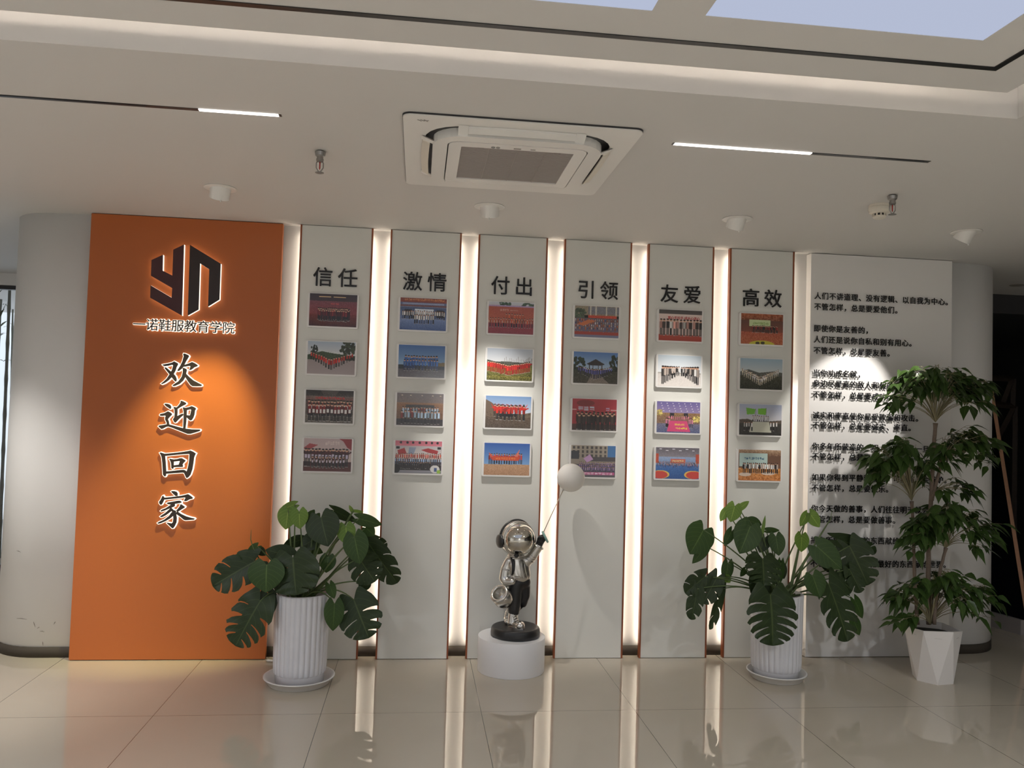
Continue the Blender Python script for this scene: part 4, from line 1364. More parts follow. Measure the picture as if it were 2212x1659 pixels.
# jacket with both arms
J = [('c', [A(447, 752), A(462, 800), A(478, 880)], [u(56), u(62), u(62)]),
     ('c', [A(430, 790, -.012), A(450, 870, -.016)], [u(46), u(48)]),
     ('c', [A(505, 790), A(515, 870)], [u(36), u(38)]),
     ('c', [A(440, 897, -.02), A(520, 905, -.01)], [u(22), u(24)]),
     ('c', [A(520, 905, .0), A(520, 905, .03)], [u(26), u(26)]),
     ('c', [A(390, 778), A(372, 830), A(362, 890, -.005)], [u(34), u(39), u(40)]),
     ('c', [A(362, 890, -.005), A(378, 918, -.02), A(418, 918, -.05)], [u(40), u(36), u(27)]),
     ('c', [A(400, 770), A(520, 768)], [u(38), u(38)]),
     ('c', [A(524, 776), A(568, 728, -.01), A(606, 668, -.02)], [u(36), u(36), u(34)])]
blob(J, 'jacket', M['silver'], 0.0045, 5)
# folds, cuffs, collar, zip
g = G()
dr = (A(612, 655, -.02) - A(568, 728, -.01)).normalized()
for c_, R_ in ((A(608, 664, -.02), u(36)),):
    g.torus(c_, R_, u(6), axis_matrix(dr))
g.torus(A(374, 826), u(38), u(6), axis_matrix((A(390, 778) - A(362, 890)).normalized()))
for k, (zx, zy) in enumerate(((556, 742), (543, 760), (566, 728))):
    g.torus(A(zx, zy, -.008), u(36.5), u(3), axis_matrix(dr))
for k, zz in enumerate((742, 731, 722)):
    g.torus(A(446, zz), u(62 - k * 3), u(8), None, flat=0.7)
obj('cuff_and_collar', g, M['silver'], st)
g = G()
g.tube([A(478, 765, -.052), A(483, 820, -.063), A(492, 870, -.066), A(497, 896, -.060)], u(3.2), 8)
g.tube([A(497, 896, -.060), A(470, 890, -.070), A(436, 884, -.066)], u(4), 8)
g.tube([A(505, 765, -.046), A(512, 830, -.052), A(524, 890, -.044)], u(3), 8)
obj('jacket_seam', g, M['silver'], st)
# trousers
T_ = [('c', [A(470, 915), A(505, 920)], [u(58), u(48)]),
      ('c', [A(445, 940, -.01), A(440, 1040, -.012), A(432, 1118, -.012)], [u(54), u(48), u(47)]),
      ('c', [A(512, 945, .01), A(512, 1020, .015), A(500, 1076, .02)], [u(40), u(36), u(26)]),
      ('c', [A(500, 1066, .02), A(450, 1112, .065)], [u(26), u(26)])]
blob(T_, 'trousers', M['satin'], 0.005, 5)
# boots


def boot(ankle, heel, toe, rs):
    parts = [('c', [ankle, heel + Vector((0, 0, u(30)))], [rs * 1.0, rs * 1.02]),
             ('c', [heel + Vector((0, 0, u(22))), toe + Vector((0, 0, u(20)))], [rs * 0.86, rs * 0.84]),
             ('b', toe + Vector((0, 0, u(20))), rs * 0.98)]
    return parts


bt = blob(boot(A(428, 1136, -.012), onbase(418, -.02), onbase(476, -.066), u(36)), 'boot', M['silver'], 0.004, 4)
for v in bt.data.vertices:
    if v.co.z < DZ + 0.0005:
        v.co.z = DZ + 0.0005
b2 = blob(boot(A(395, 1130, .065), onbase(378, .075), onbase(384, .03), u(26)), 'boot', M['silver'], 0.004, 4)
for v in b2.data.vertices:
    if v.co.z < DZ + 0.0005:
        v.co.z = DZ + 0.0005
g = G()
hx, tx = onbase(418, -.02), onbase(476, -.066)
fw = (tx - hx).normalized(); sd = Vector((-fw.y, fw.x, 0))
loop = []
for k in range(28):
    a = 2 * PI * k / 28
    q = (hx + tx) / 2 + fw * math.cos(a) * ((tx - hx).length / 2 + u(38)) + sd * math.sin(a) * u(38)
    loop.append((q.x, q.y))
g.prism(loop, DZ + 0.0003, DZ + 0.010, 'z')
obj('boot_sole', g, M['silver'], st)
g = G()
for k in range(4):
    t_ = k / 3
    c_ = Vector((A(436, 1160, -.045)).lerp(A(458, 1205, -.070), t_))
    g.tube([c_ - sd * u(18) + Vector((0, 0, -u(6))), c_ + Vector((0, 0, u(4))) + fw * u(4), c_ + sd * u(18) + Vector((0, 0, -u(6)))], u(5), 8)
obj('boot_laces', g, M['silver'], st)
# helmet
HC, HR = A(447, 603), u(128)
dirf = Vector((0.34, -0.935, -0.02)).normalized()
sidev = Vector((-dirf.y, dirf.x, 0)).normalized() * -1          # towards the viewer's left
obj('helmet', G().ball(HC, HR, 48, 28), M['silver'], st)
vr = HR * 0.91
obj('visor', G().ball(HC + dirf * HR * 0.33, vr, 64, 40), M['chrome'], st)
a_ = (HR ** 2 - vr ** 2 + (HR * .33) ** 2) / (2 * HR * .33)
g = G()
g.torus(HC + dirf * a_, math.sqrt(HR ** 2 - a_ ** 2) + u(1), u(6), axis_matrix(dirf), seg=64)
g.torus(HC + dirf * (a_ - u(14)), math.sqrt(HR ** 2 - (a_ - u(14)) ** 2) + u(1), u(5), axis_matrix(dirf), seg=64)
obj('visor_rim', g, M['silver'], st)
for s in (1, -1):
    c_ = HC + sidev * s * HR * 0.90 + Vector((0, 0, -u(18)))
    g = G()
    mmx = axis_matrix(sidev * s, (0, 0, 1))
    g.lathe([(u(30), -u(10)), (u(46), -u(8)), (u(50), u(10)), (u(46), u(24)), (u(30), u(31)), (u(2), u(32))], 36, c_, mmx)
    obj('ear_cup', g, M['satin'], st)
g = G()
mb_ = Matrix((sidev, Vector((0, 0, 1)), sidev.cross(Vector((0, 0, 1))))).transposed()
g.torus(HC, HR - u(1), u(10), mb_, seg=48, sub=10, a0=0.0, a1=PI, flat=1.0)
obj('headband', g, M['satin'], st)
obj('chin_valve', G().ball(HC + dirf * HR * 0.80 + sidev * u(46) + Vector((0, 0, -u(106))), (u(20), u(20), u(15)), 12, 8), M['satin'], st)
# rucksack strap on the viewer-left shoulder
g = G()
pts = [A(388, 752, .03), A(396, 735, -.005), A(416, 744, -.034), A(428, 780, -.056), A(428, 830, -.062), A(418, 872, -.060)]
for i in range(len(pts) - 1):
    pass
g.tube(pts, [u(11), u(13), u(14), u(14), u(12), u(6)], 10)
obj('rucksack_strap', g, M['satin'], st)
# raised gloved hand: one palm with fingers folded round the balloon rod, and a thumb
GH = A(628, 612, -.03)
rod = (A(785, 258, -.03) - A(640, 556, -.03)).normalized()
W_ = dr
Fv = Vector((0.25, -0.95, -0.1)).normalized()
Sv = W_.cross(Fv).normalized()
hand = [('c', [A(614, 648, -.024), GH + W_ * u(4)], [u(27), u(29)])]
for k in range(4):
    q = GH + W_ * u(18 - k * 13)
    hand.append(('c', [q + Sv * u(20), q + Sv * u(14) + Fv * u(24), q - Sv * u(8) + Fv * u(30), q - Sv * u(18) + Fv * u(16)], [u(9.5 - k * .5), u(9.5 - k * .5), u(9 - k * .5), u(8 - k * .5)]))
hand.append(('c', [GH - Sv * u(20) - W_ * u(8), GH - Sv * u(26) + Fv * u(14) + W_ * u(6), GH - Sv * u(12) + Fv * u(34) + W_ * u(18)], [u(11), u(10), u(9)]))
blob(hand, 'glove', M['satin'], 0.0028, 2)
g = G()
gd = Vector((0.80, -0.10, 0.45)).normalized()
g.lathe([(u(20), -u(7)), (u(44), -u(7)), (u(47), 0), (u(44), u(7)), (u(20), u(7)), (u(1), u(7))], 30, GH + gd * u(32) + Vector((0, .004, 0)), axis_matrix(gd))
obj('glove_pad', g, M['mint'], st)
# balloon on its rod
BC = A(840, 172, .03)
obj('balloon_rod', G().tube([A(634, 585, -.03), A(700, 440, -.012), A(790, 250, .015)], u(3.2), 8), M['wire'], st)
g = G().ball(BC, (u(103), u(103), u(104)), 40, 24)
g.lathe([(u(13), -u(5)), (u(7), 0), (u(10), u(14))], 16, BC + (A(788, 258, .018) - BC), axis_matrix(BC - A(788, 258, .018)))
obj('balloon', g, M['balloon'], st)
# second helmet carried under the arm
bd = Vector((-0.52, -0.62, 0.60)).normalized()
bc = A(352, 1030, -.035)
g = G()
prof = [(0.001, -u(84)), (u(34), -u(78)), (u(62), -u(52)), (u(74), -u(14)), (u(70), u(22)), (u(60), u(42)), (u(56), u(46)), (u(66), u(52)), (u(70), u(60)), (u(64), u(68)), (u(52), u(69)), (u(46), u(62)), (u(44), u(40)), (u(46), u(10)), (u(30), -u(20)), (0.001, -u(24))]
g.lathe(prof, 44, bc, axis_matrix(bd))
obj('carried_helmet', g, M['silver'], st)

# ------------------------------------------------------------------ potted plants


def leaf_geo(g, uvs, base, tip, width, split=0, yawy=0.0, droop=0.12, fold=0.12, rng=random, lobe=0.26, wmax=0.30):
    """One leaf: base = where the stalk joins, tip = point. split = number of notches per side."""
    base, tip = Vector(base), Vector(tip)
    ax = tip - base
    L = ax.length
    ax.normalize()
    view = Vector((base.x, base.y + 5.05, base.z - 1.5)).normalized()
    side = ax.cross(view)
    side = side.normalized() if side.length > 1e-4 else Vector((1, 0, 0))
    side = (side + view * yawy).normalized()
    nrm = side.cross(ax).normalized()
    if nrm.dot(view) > 0:
        nrm = -nrm
    US = [-1, -.84, -.64, -.42, -.2, 0, .2, .42, .64, .84, 1] if split else [-1, -.7, -.35, 0, .35, .7, 1]
    rows = [i / (26 if split else 16) for i in range((26 if split else 16) + 1)]
    notch, extra = [], []
    for s in (-1, 1):
        for k in range(split):
            c = 0.17 + 0.68 * (k + (0.3 if s < 0 else 0.78)) / split + rng.uniform(-.008, .008)
            hw, op, inn = rng.uniform(0.004, 0.007), rng.uniform(0.005, min(.034, .13 / split)) * (1.6 if rng.random() < .2 else 1), rng.uniform(0.18, 0.46)
            notch.append((s, c, hw, op, inn))
            rows = [t for t in rows if abs(t - c) > hw + op + 0.010]
            extra += [c - hw, c + hw]
    rows += extra
    rows = sorted(rows)
    T = len(rows) - 1

    def W(t):
        if t < wmax:
            q = 0.62 + 0.38 * math.sin(t / wmax * PI / 2)
        else:
            r = (t - wmax) / (1 - wmax)
            q = math.cos(r * PI / 2) ** (0.72 if split else 0.9)
        return q
    idx = {}
    for i in range(T + 1):
        for j, uu in enumerate(US):
            au = abs(uu)
            t = rows[i]
            wk = 1.0
            for (s, c, hw, op, inn) in notch:
                if uu * s > inn and abs(abs(t - c) - hw) < 1e-6:
                    t += math.copysign(op * (au - inn) / (1 - inn), t - c)
                    wk = 1.0 - 0.07 * (au > 0.9)
            along = t - lobe * math.sin(au * PI * 0.62) * (1 - t) ** 3 + (0.75 if split else 0.10) * au ** 1.5 * (1 - t) * t
            w = uu * wk * W(t) * width / 2 * (1 - (0.0 if t > 0.12 else (0.12 - t) * 1.4 * au))
            bend = -droop * L * (t - 0.15) ** 2 + fold * width * au * (0.5 - 0.35 * au)
            if split:
                bend += 0.012 * width * math.sin(t * 34 + au * 3) * au
            p = base + ax * along * L + side * w + nrm * bend
            idx[i, j] = len(g.v)
            g.v.append(tuple(p))
            uvs.append((uu, t))
    for i in range(T):
        tm = (rows[i] + rows[i + 1]) / 2
        for j in range(len(US) - 1):
            um = (US[j] + US[j + 1]) / 2
            if any(um * s > inn and abs(tm - c) < hw for (s, c, hw, op, inn) in notch):
                continue
            g.f.append((idx[i, j], idx[i, j + 1], idx[i + 1, j + 1], idx[i + 1, j]))
            g.s.append(True)


def leaf_obj(name, g, uvs, m, parent, label=None):
    me = bpy.data.meshes.new(name)
    me.from_pydata(g.v, [], g.f)
    me.polygons.foreach_set('use_smooth', [True] * len(g.f))
    uv = me.uv_layers.new(name='UVMap')
    li = np.zeros(len(me.loops), dtype=np.int32)
    me.loops.foreach_get('vertex_index', li)
    uv.data.foreach_set('uv', np.array(uvs, dtype=np.float32)[li].ravel())
    me.materials.append(m)
    o = bpy.data.objects.new(name, me)
    COL.objects.link(o)
    o.parent = parent
    if label:
        o['label'] = label
    return o


def ribbed_pot(root, rt, rb, h, n=30):
    g = G()
    seg = n * 8
    prof = [(0.0, rb * 0.9, 0), (0.0, rb * 0.905, 0), (0.045, rb * 0.925, 0), (0.050, rb * 0.95, 0), (0.056, rb, 1), (0.10, rb + 0.002, 1), (h * 0.5, (rb + rt) / 2, 1), (h - 0.02, rt, 1), (h - 0.004, rt + 0.001, 0.8), (h, rt - 0.002, 0.4),
            (h, rt - 0.010, 0), (h - 0.03, rt - 0.013, 0), (h - 0.06, rt - 0.013, 0)]
    vs, fs = [], []
    for z, r, k in prof:
        for s in range(seg):
            a = 2 * PI * s / seg
            ph = (s % 8) / 8
            rr = r - k * 0.0075 * (1 - abs(math.sin(PI * ph)) ** 0.6)
            vs.append((rr * math.cos(a), rr * math.sin(a), z))
    for i in range(len(prof) - 1):
        for s in range(seg):
            s2 = (s + 1) % seg
            fs.append((i * seg + s, i * seg + s2, (i + 1) * seg + s2, (i + 1) * seg + s))
    fs.append(tuple(range(seg)))
    g.add(vs, fs, True)
    o = obj('pot', g, M['pot'], root)
    obj('soil', G().lathe([(rt - 0.0135, h - 0.055), (0.06, h - 0.05), (0.001, h - 0.045)], 40, cap=False), M['soil'], root)
    return o


def saucer(x, y, r, lab):
    g = G()
    g.lathe([(0.001, 0.0), (r * 0.86, 0.0), (r * 0.885, 0.004), (r, 0.036), (r + 0.006, 0.038), (r + 0.006, 0.043), (r - 0.004, 0.043), (r * 0.875, 0.009), (0.001, 0.008)], 56)
    o = obj('plant_saucer', g, M['saucer'], None)
    o.location = (x, y, 0)
    tag(o, lab, 'saucer', 'plant saucers')


def monstera(rx, ry, h, sx, sy, sc, crown, leaves, lab, seed):
    rng = random.Random(seed)
    root = thing('potted_monstera', lab, 'potted plant', (rx, ry, 0.009), group='potted monstera plants')
    ribbed_pot(root, 0.152, 0.144, h)
    off = Vector((rx, ry, 0.009))
    for (typ, ax_, ay_, tx_, ty_, w, dy0, dy1, tone) in leaves:
        p0 = Vector(at(sx + ax_ * sc, sy + ay_ * sc, ry + dy0))
        p1 = Vector(at(sx + tx_ * sc, sy + ty_ * sc, ry + dy1))
        dist = (Vector(p0) - Vector(CAM_POS.tolist())).length
        wid = w * sc * dist / CAM_F * 1.04
        g, uvs = G(), []
        leaf_geo(g, uvs, p0 - off, p1 - off, wid, typ, rng.uniform(-.35, .35), rng.uniform(.05, .16), rng.uniform(.05, .2), rng)
        lf = leaf_obj('leaf', g, uvs, M['leaf' + tone], root, 'pale young leaf' if tone == 'L' else None)
        c = Vector((crown[0] + rng.uniform(-.05, .05), crown[1] + rng.uniform(-.05, .05), h - 0.06)) - Vector((0, 0, 0))
        a = p0 - off
        mid = c.lerp(a, 0.5) + Vector((0, 0, 0.04 + 0.10 * (a - c).length * (1 if a.z < c.z + .15 else .35)))
        if a.z < h:
            mid.z = max(mid.z, h + 0.08)
        pts = []
        for i in range(13):
            t = i / 12
            pts.append(c * (1 - t) ** 2 + mid * 2 * t * (1 - t) + a * t ** 2)
        g = G().tube(pts, [0.0062 - 0.0032 * i / 12 for i in range(13)], 7)
        obj('petiole', g, M['petiole'], lf)
    return root


L1 = [(0, 700, 180, 680, 325, 140, .02, .0, 'L'), (0, 782, 190, 785, 320, 125, -.01, -.03, 'L'), (0, 752, 138, 640, 178, 64, .04, .02, 'L'), (0, 900, 210, 838, 298, 100, .06, .04, 'M'),
      (0, 945, 235, 995, 450, 240, -.02, -.08, 'D'), (0, 1040, 180, 1215, 272, 80, .05, .08, 'D'), (0, 1180, 190, 1155, 142, 26, .04, .03, 'L'), (0, 1190, 185, 1265, 195, 24, .04, .05, 'L'),
      (0, 1130, 300, 1142, 440, 132, -.04, -.07, 'L'), (0, 1228, 242, 1402, 292, 92, .0, .02, 'M'), (0, 1280, 310, 1345, 372, 90, .03, .03, 'M'), (0, 1195, 378, 1232, 582, 185, -.08, -.13, 'M'),
      (3, 1300, 430, 1515, 735, 190, .06, .08, 'D'), (2, 1290, 400, 1440, 455, 110, .07, .10, 'D'), (3, 1230, 540, 1345, 715, 240, .0, -.04, 'D'), (3, 1190, 850, 1300, 1135, 300, -.02, -.08, 'D'),
      (0, 1045, 880, 1036, 1085, 138, -.10, -.12, 'M'), (0, 1010, 735, 1042, 842, 80, -.12, -.14, 'M'), (2, 735, 535, 755, 815, 370, -.14, -.20, 'D'), (0, 715, 520, 530, 475, 130, -.06, -.09, 'D'),
      (0, 540, 590, 528, 795, 256, -.16, -.20, 'M'), (3, 445, 565, 130, 745, 240, -.06, -.10, 'D'), (0, 470, 450, 392, 520, 70, -.04, -.05, 'M'), (0, 400, 530, 232, 575, 86, -.02, -.03, 'M'),
      (4, 490, 860, 295, 1195, 290, -.12, -.16, 'D'), (0, 545, 800, 568, 978, 120, -.08, -.10, 'D'), (0, 905, 395, 785, 455, 130, .05, .03, 'D'), (0, 1000, 530, 982, 648, 118, -.02, -.04, 'M'),
      (0, 600, 840, 572, 928, 62, .0, -.01, 'M'), (0, 800, 400, 665, 440, 86, .08, .06, 'D'), (0, 1290, 715, 1228, 782, 84, .06, .06, 'D'), (0, 860, 460, 960, 500, 70, .06, .06, 'M'), (0, 480, 470, 530, 520, 60, -.02, -.02, 'D'),
      (0, 800, 600, 900, 760, 190, -.06, -.08, 'D'), (0, 690, 620, 610, 800, 150, -.08, -.10, 'D')]
saucer(-0.602, -0.415, 0.188, 'white saucer under the monstera pot beside the orange panel')
m1 = monstera(-0.602, -0.405, 0.487, 420, 1050, .28933, (-.01, .02), L1, 'monstera with large split leaves in a white ribbed pot, beside the orange panel', 4)
obj('aerial_shoot', G().tube([Vector(at(420 + x * .28933, 1050 + y * .28933, -.45)) - Vector((-0.602, -0.405, 0.009)) for x, y in ((480, 540), (435, 450), (420, 400), (424, 325))], [.004, .003, .0025, .001], 6), M['petiole'], m1)

L2 = [(0, 300, 320, 195, 518, 235, -.02, -.06, 'M'), (0, 320, 455, 215, 595, 90, .0, -.02, 'M'), (0, 555, 125, 520, 255, 122, .04, .02, 'L'), (0, 482, 160, 438, 250, 62, .06, .05, 'L'), (0, 590, 145, 676, 85, 52, .06, .06, 'L'),
      (0, 680, 292, 600, 512, 215, -.08, -.13, 'M'), (0, 675, 245, 778, 280, 82, .04, .04, 'M'), (0, 778, 345, 806, 200, 26, .0, .0, 'L'), (0, 530, 328, 470, 450, 74, .0, -.02, 'M'), (0, 800, 382, 758, 505, 108, .02, .0, 'D'),
      (0, 890, 372, 916, 530, 122, -.02, -.05, 'M'), (0, 810, 322, 925, 320, 46, .04, .05, 'M'), (0, 1142, 192, 1088, 290, 72, .02, .0, 'L'), (0, 1168, 188, 1250, 298, 100, .02, .0, 'L'), (0, 1100, 366, 1098, 500, 142, -.03, -.05, 'L'),
      (0, 1225, 455, 1432, 640, 195, -.03, -.08, 'M'), (3, 1390, 400, 1722, 488, 130, .0, .02, 'D'), (3, 1490, 450, 1650, 775, 270, -.02, -.06, 'D'), (2, 1490, 640, 1590, 830, 130, -.06, -.08, 'D'), (0, 1190, 695, 1255, 870, 165, -.12, -.15, 'M'),
      (4, 1320, 760, 1495, 1230, 270, -.10, -.16, 'D'), (2, 1390, 710, 1520, 810, 170, -.06, -.08, 'D'), (0, 1530, 890, 1605, 1042, 95, -.02, -.03, 'M'), (0, 1520, 1050, 1582, 1180, 95, -.03, -.04, 'M'), (5, 845, 850, 880, 1265, 405, -.20, -.27, 'D'),
      (4, 782, 555, 800, 775, 310, -.12, -.18, 'D'), (2, 312, 700, 152, 835, 165, -.02, -.05, 'D'), (2, 250, 800, 207, 1055, 130, -.04, -.06, 'D'), (2, 410, 705, 300, 920, 160, .0, -.03, 'D'), (2, 450, 800, 368, 1140, 80, .02, .0, 'D'),
      (0, 500, 590, 480, 750, 95, .03, .02, 'M'), (0, 640, 640, 600, 700, 54, .0, -.01, 'M'), (0, 780, 740, 690, 832, 190, -.10, -.14, 'D'), (0, 930, 590, 920, 780, 76, .02, .0, 'M'), (0, 700, 540, 640, 590, 64, .04, .03, 'M'), (0, 480, 700, 520, 750, 60, .02, .02, 'L'),
      (0, 900, 600, 960, 720, 110, .05, .04, 'D'), (0, 1330, 640, 1240, 560, 60, .04, .04, 'D')]
saucer(2.176, -0.395, 0.168, 'grubby white saucer under the monstera pot beside the poem panel')
m2 = monstera(2.176, -0.385, 0.492, 1440, 1060, .26519, (.02, .02), L2, 'monstera with drooping split leaves in a white ribbed pot, beside the white poem panel', 9)
obj('aerial_shoot', G().tube([Vector(at(1440 + x * .26519, 1060 + y * .26519, -.40)) - Vector((2.176, -0.385, 0.009)) for x, y in ((1040, 800), (1110, 600), (1230, 400), (1310, 270), (1335, 235), (1347, 165))], [.010, .008, .0055, .004, .003, .001], 7), M['petiole'], m2)

# tall tree in a faceted pot
TX, TY = 3.137, -0.45
tr_ = thing('potted_tree', 'tall slim potted tree with drooping leaves in a faceted white pot, before the poem panel', 'potted plant', (TX, TY, 0))
TS, TOX, TOY = 372 / 834, 1840, 760
toff = Vector((TX, TY, 0))


def tp(zx, zy, dy=0.0):
    return Vector(at(TOX + zx * TS, TOY + zy * TS, TY + dy)) - toff


g = G()
ht = 0.325
n = 6
bot = [(0.114 * math.cos(2 * PI * (k + .15) / n), 0.114 * math.sin(2 * PI * (k + .15) / n), 0.0) for k in range(n)]
top = [(0.160 * math.cos(2 * PI * (k + .62) / n), 0.160 * math.sin(2 * PI * (k + .62) / n), ht - 0.012 + 0.012 * math.sin(k * 2.1)) for k in range(n)]
inn = [(p[0] * 0.93, p[1] * 0.93, p[2]) for p in top]
dep = [(p[0] * 0.90, p[1] * 0.90, ht - 0.07) for p in top]
f = [tuple(range(n - 1, -1, -1))]
for k in range(n):
    k2 = (k + 1) % n
    f += [(k, k2, n + k), (k2, n + k2, n + k)]
    f += [(n + k, n + k2, 2 * n + k2, 2 * n + k), (2 * n + k, 2 * n + k2, 3 * n + k2, 3 * n + k)]
g.add(bot + top + inn + dep, f)
obj('pot', g, M['matpot'], tr_)
obj('soil', G().lathe([(0.138, ht - 0.05), (0.001, ht - 0.04)], 24, cap=False), M['soil'], tr_)
TRUNKS = [([(372, 1320), (370, 1150), (372, 950), (378, 780), (390, 600), (398, 450), (405, 345)], .013, .0), ([(318, 1320), (306, 1120), (300, 950), (296, 850), (290, 724)], .010, .03), ([(386, 720), (408, 640), (432, 548)], .0105, -.01), ([(398, 1320), (412, 1150), (432, 1040), (456, 948)], .010, -.05)]
for pts, r, dy in TRUNKS:
    P_ = [tp(x, y, dy) for x, y in pts]
    fine = []
    for i in range(len(P_) - 1):
        for k in range(4):
            fine.append(P_[i].lerp(P_[i + 1], k / 4) + Vector((random.Random(i * 7 + k).uniform(-.002, .002), 0, 0)))
    fine.append(P_[-1])
    nn = len(fine)
    obj('trunk', G().tube(fine, [r * (1.12 - 0.30 * i / nn) + (0.004 if i == nn - 1 else 0) for i in range(nn)], 9), M['bark'], tr_)


def tree_leaf(g, uvs, base, d, L, w, rng):
    """Pointed drooping leaflet."""
    d = d.normalized()
    up = Vector((rng.uniform(-.5, .5), rng.uniform(-.9, .3), 1)).normalized()
    side = d.cross(up)
    side = side.normalized() if side.length > 1e-3 else Vector((1, 0, 0))
    nrm = side.cross(d)
    prof = [(0, .06), (.12, .55), (.32, 1.0), (.55, .82), (.75, .42), (.9, .14), (1.0, .0)]
    cur = rng.uniform(.25, .6)
    row = []
    for t, q in prof:
        c = base + d * (L * t) - Vector((0, 0, 1)) * (cur * L * t * t)
        tri = []
        for uu in (-1, 0, 1):
            p = c + side * (uu * w * q / 2) + nrm * (abs(uu) * w * 0.14 * q)
            tri.append(len(g.v)); g.v.append(tuple(p)); uvs.append((uu, t))
        row.append(tri)
    for i in range(len(row) - 1):
        for j in (0, 1):
            g.f.append((row[i][j], row[i][j + 1], row[i + 1][j + 1], row[i + 1][j])); g.s.append(True)


def crown(knuckle, dy, ext, n_twigs, seed, size=1.0, spread_y=.16, lean=(0, 0), low=0.0):
    """Broom of thin twigs from a knuckle, each carrying leaves; ext = (x0, y0, x1, y1) in crop pixels."""
    rng = random.Random(seed)
    K0 = tp(*knuckle, dy)
    gt, gl, uvs = G(), G(), []
    x0, y0, x1, y1 = ext
    for k in range(n_twigs):
        a = rng.random()
        fx = rng.uniform(-1, 1)
        zx = (x0 + x1) / 2 + fx * (x1 - x0) / 2 * 0.86
        top_y = y0 + (y1 - y0) * (0.08 + 0.30 * abs(fx) ** 1.6)
        zy = top_y + (y1 - top_y) * rng.random() ** 1.9 * (0.66 + low) * (0.42 + 0.58 * min(1, abs(fx) * 1.5))
        E_ = tp(zx, zy, dy + rng.uniform(-1, 1) * spread_y * (1 - 0.4 * abs(fx)))
        mid = K0.lerp(E_, 0.5) + Vector((-(E_.x - K0.x) * 0.22, -(E_.y - K0.y) * 0.2, abs(E_.x - K0.x) * 0.22 + 0.01))
        pts = [K0 * (1 - t) ** 2 + mid * 2 * t * (1 - t) + E_ * t ** 2 for t in [i / 7 for i in range(8)]]
        gt.tube(pts, [0.0026 - 0.0016 * i / 7 for i in range(8)], 5)
        out = (E_ - K0); out.z *= 0.25
        out = out.normalized() if out.length > 1e-4 else Vector((1, 0, 0))
        m_ = rng.randint(4, 6)
        for q in range(m_):
            t = 1.0 - 0.30 * q / m_ if q else 1.0
            b = pts[0] * 0 + (K0 * (1 - t) ** 2 + mid * 2 * t * (1 - t) + E_ * t ** 2)
            ang = rng.uniform(-1.5, 1.5)
            d = Vector((out.x * math.cos(ang) - out.y * math.sin(ang), out.x * math.sin(ang) + out.y * math.cos(ang), rng.uniform(-.9, .15)))
            stalk = b + d.normalized() * rng.uniform(.012, .035)
            gt.tube([b, stalk], [0.0012, 0.0008], 4)
            L = rng.uniform(.052, .098) * size
            tree_leaf(gl, uvs, stalk, d, L, L * rng.uniform(.46, .62), rng)
    fo = leaf_obj('foliage', gl, uvs, M['leafT'], tr_)
    obj('twigs', gt, M['twig'], fo, recalc=False)


crown((405, 340), 0.0, (110, 35, 720, 330), 68, 1, 1.05, .20)
crown((432, 545), -.02, (380, 335, 720, 620), 34, 2, 1.1, .16)
crown((290, 720), .03, (50, 380, 410, 740), 50, 3, 1.05, .16)
crown((456, 948), -.05, (230, 700, 745, 1040), 46, 4, 1.1, .15, low=.1)
crown((380, 1320), -.03, (145, 1020, 735, 1370), 58, 5, 1.05, .17, low=.12)
crown((404, 690), -.01, (400, 590, 610, 800), 9, 6, 1.0, .10)

# ------------------------------------------------------------------ small things and the dark room at right
cbl = obj('cable_plug', G().tube([(-0.845, -0.03, 0.006), (-0.835, -0.045, 0.010), (-0.815, -0.05, 0.010), (-0.79, -0.045, 0.006)], [.005, .007, .006, .004], 8), M['white'])
tag(cbl, 'small white cable end on the floor by the foot of the orange panel', 'cable')
# leaning black board with a tan wooden edge
q1, q2 = Vector(at(2213, 1318, 0.52)), Vector(at(2147, 900, 0.90))
q2 = q1 + (q2 - q1) * 1.18
far = Vector((4.40, 1.12, 0.0))
near = Vector((q1.x, q1.y, 0.0))
bt_ = thing('leaning_board', 'black leaning board with slanted tan wooden edge in the dark room at right', 'display board', (near.x, near.y, 0))
loc = lambda p: p - near
th = Vector((0.03, 0.0, 0.0))
a0, a1, a2, a3 = loc(Vector((near.x, near.y, 0.11))), loc(q1), loc(q2), loc(Vector((far.x, far.y, 0.11)))
a1 = Vector((a1.x, a1.y, max(a1.z, 0.13)))
g = G().add([a0, a1, a2, a3, a0 + th, a1 + th, a2 + th, a3 + th], [(0, 1, 2, 3), (7, 6, 5, 4), (0, 4, 5, 1), (1, 5, 6, 2), (2, 6, 7, 3), (3, 7, 4, 0)])
obj('board', g, M['blackgloss'], bt_)
obj('edge_strip', G().tube([a1 + th * .5, a2 + th * .5], 0.017, 4, False), M['tan'], bt_)
g = G()
b0, b3 = loc(near), loc(far)
g.add([b0 - th, b3 - th, b3 - th + Vector((0, 0, .11)), b0 - th + Vector((0, 0, .11)), b0 + th, b3 + th, b3 + th + Vector((0, 0, .11)), b0 + th + Vector((0, 0, .11))], [(0, 1, 2, 3), (7, 6, 5, 4), (0, 4, 5, 1), (1, 5, 6, 2), (2, 6, 7, 3), (3, 7, 4, 0)])
obj('base_board', g, M['greybase'], bt_)
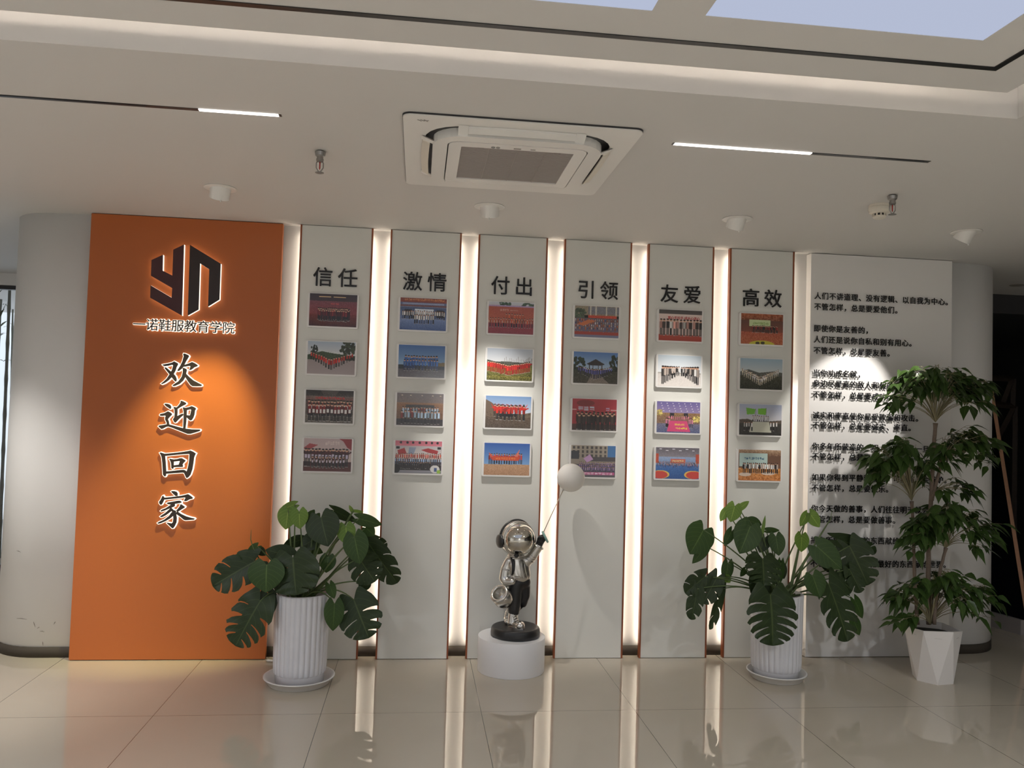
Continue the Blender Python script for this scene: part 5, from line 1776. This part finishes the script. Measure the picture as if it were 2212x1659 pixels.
# timber rack with diagonal braces, far back in the dark
rk = thing('timber_rack', 'dim brown timber rack with crossed braces in the dark room', 'rack', (5.75, 2.6, 0))
ro_ = Vector((5.75, 2.6, 0))
zs = 220 / 1659
def rkp(zx, zy): return Vector(at(2130 + zx * zs, 740 + zy * zs, 2.6)) - ro_
for nm, pa, pb_ in (('rail', (60, 575), (430, 590)), ('rail', (60, 990), (470, 1040)), ('post', (455, 590), (440, 1040)), ('post', (480, 1040), (460, 1900)), ('brace', (425, 610), (280, 980)), ('brace', (450, 1070), (215, 1520)), ('post', (60, 560), (40, 1900))):
    A_, B_ = rkp(*pa), rkp(*pb_)
    if nm == 'post' and pb_[1] > 1500:
        B_.z = 0.0
    obj(nm, G().tube([A_, B_], 0.030, 4, False), M['darkwood'], rk)
# bamboo canes outside the left window
for k, (pxa, pxb, yy, rr) in enumerate(((22, 6, 3.3, .016), (4, -14, 4.6, .014), (29, 21, 5.6, .012))):
    pa, pb_ = Vector(at(pxa, 600, yy)), Vector(at(pxb, 1000, yy))
    dv = (pb_ - pa); tt = -pa.z / dv.z
    foot = pa + dv * tt
    topp = pa - dv * 0.6
    labs = ['thick dark bamboo cane outside the left window', 'thin bamboo cane left of the thick one outside the window', 'slim bamboo cane outside the window, nearest the wall end']
    t = thing('bamboo', labs[k], 'bamboo', foot, group='bamboo outside the left window')
    rng = random.Random(k + 50)
    n_ = 44
    pts, rad = [], []
    for i in range(n_ + 1):
        pts.append((topp - foot) * (i / n_)); rad.append(rr * (1.25 if i % 4 == 0 else 1.0) * (1 - .25 * i / n_))
    obj('cane', G().tube(pts, rad, 10), M['cane'], t)
    gl, uvs = G(), []
    for i in range(16):
        h_ = rng.uniform(.45, .98)
        b = (topp - foot) * h_
        d = Vector((rng.uniform(-1, .7), rng.uniform(-.6, .6), rng.uniform(-.5, .35))).normalized()
        e = b + d * rng.uniform(.02, .12)
        tree_leaf(gl, uvs, e, d, rng.uniform(.14, .26), .022, rng)
    leaf_obj('foliage', gl, uvs, M['leafD'], t)
# nothing may stay unparented from its thing
bpy.context.view_layer.update()
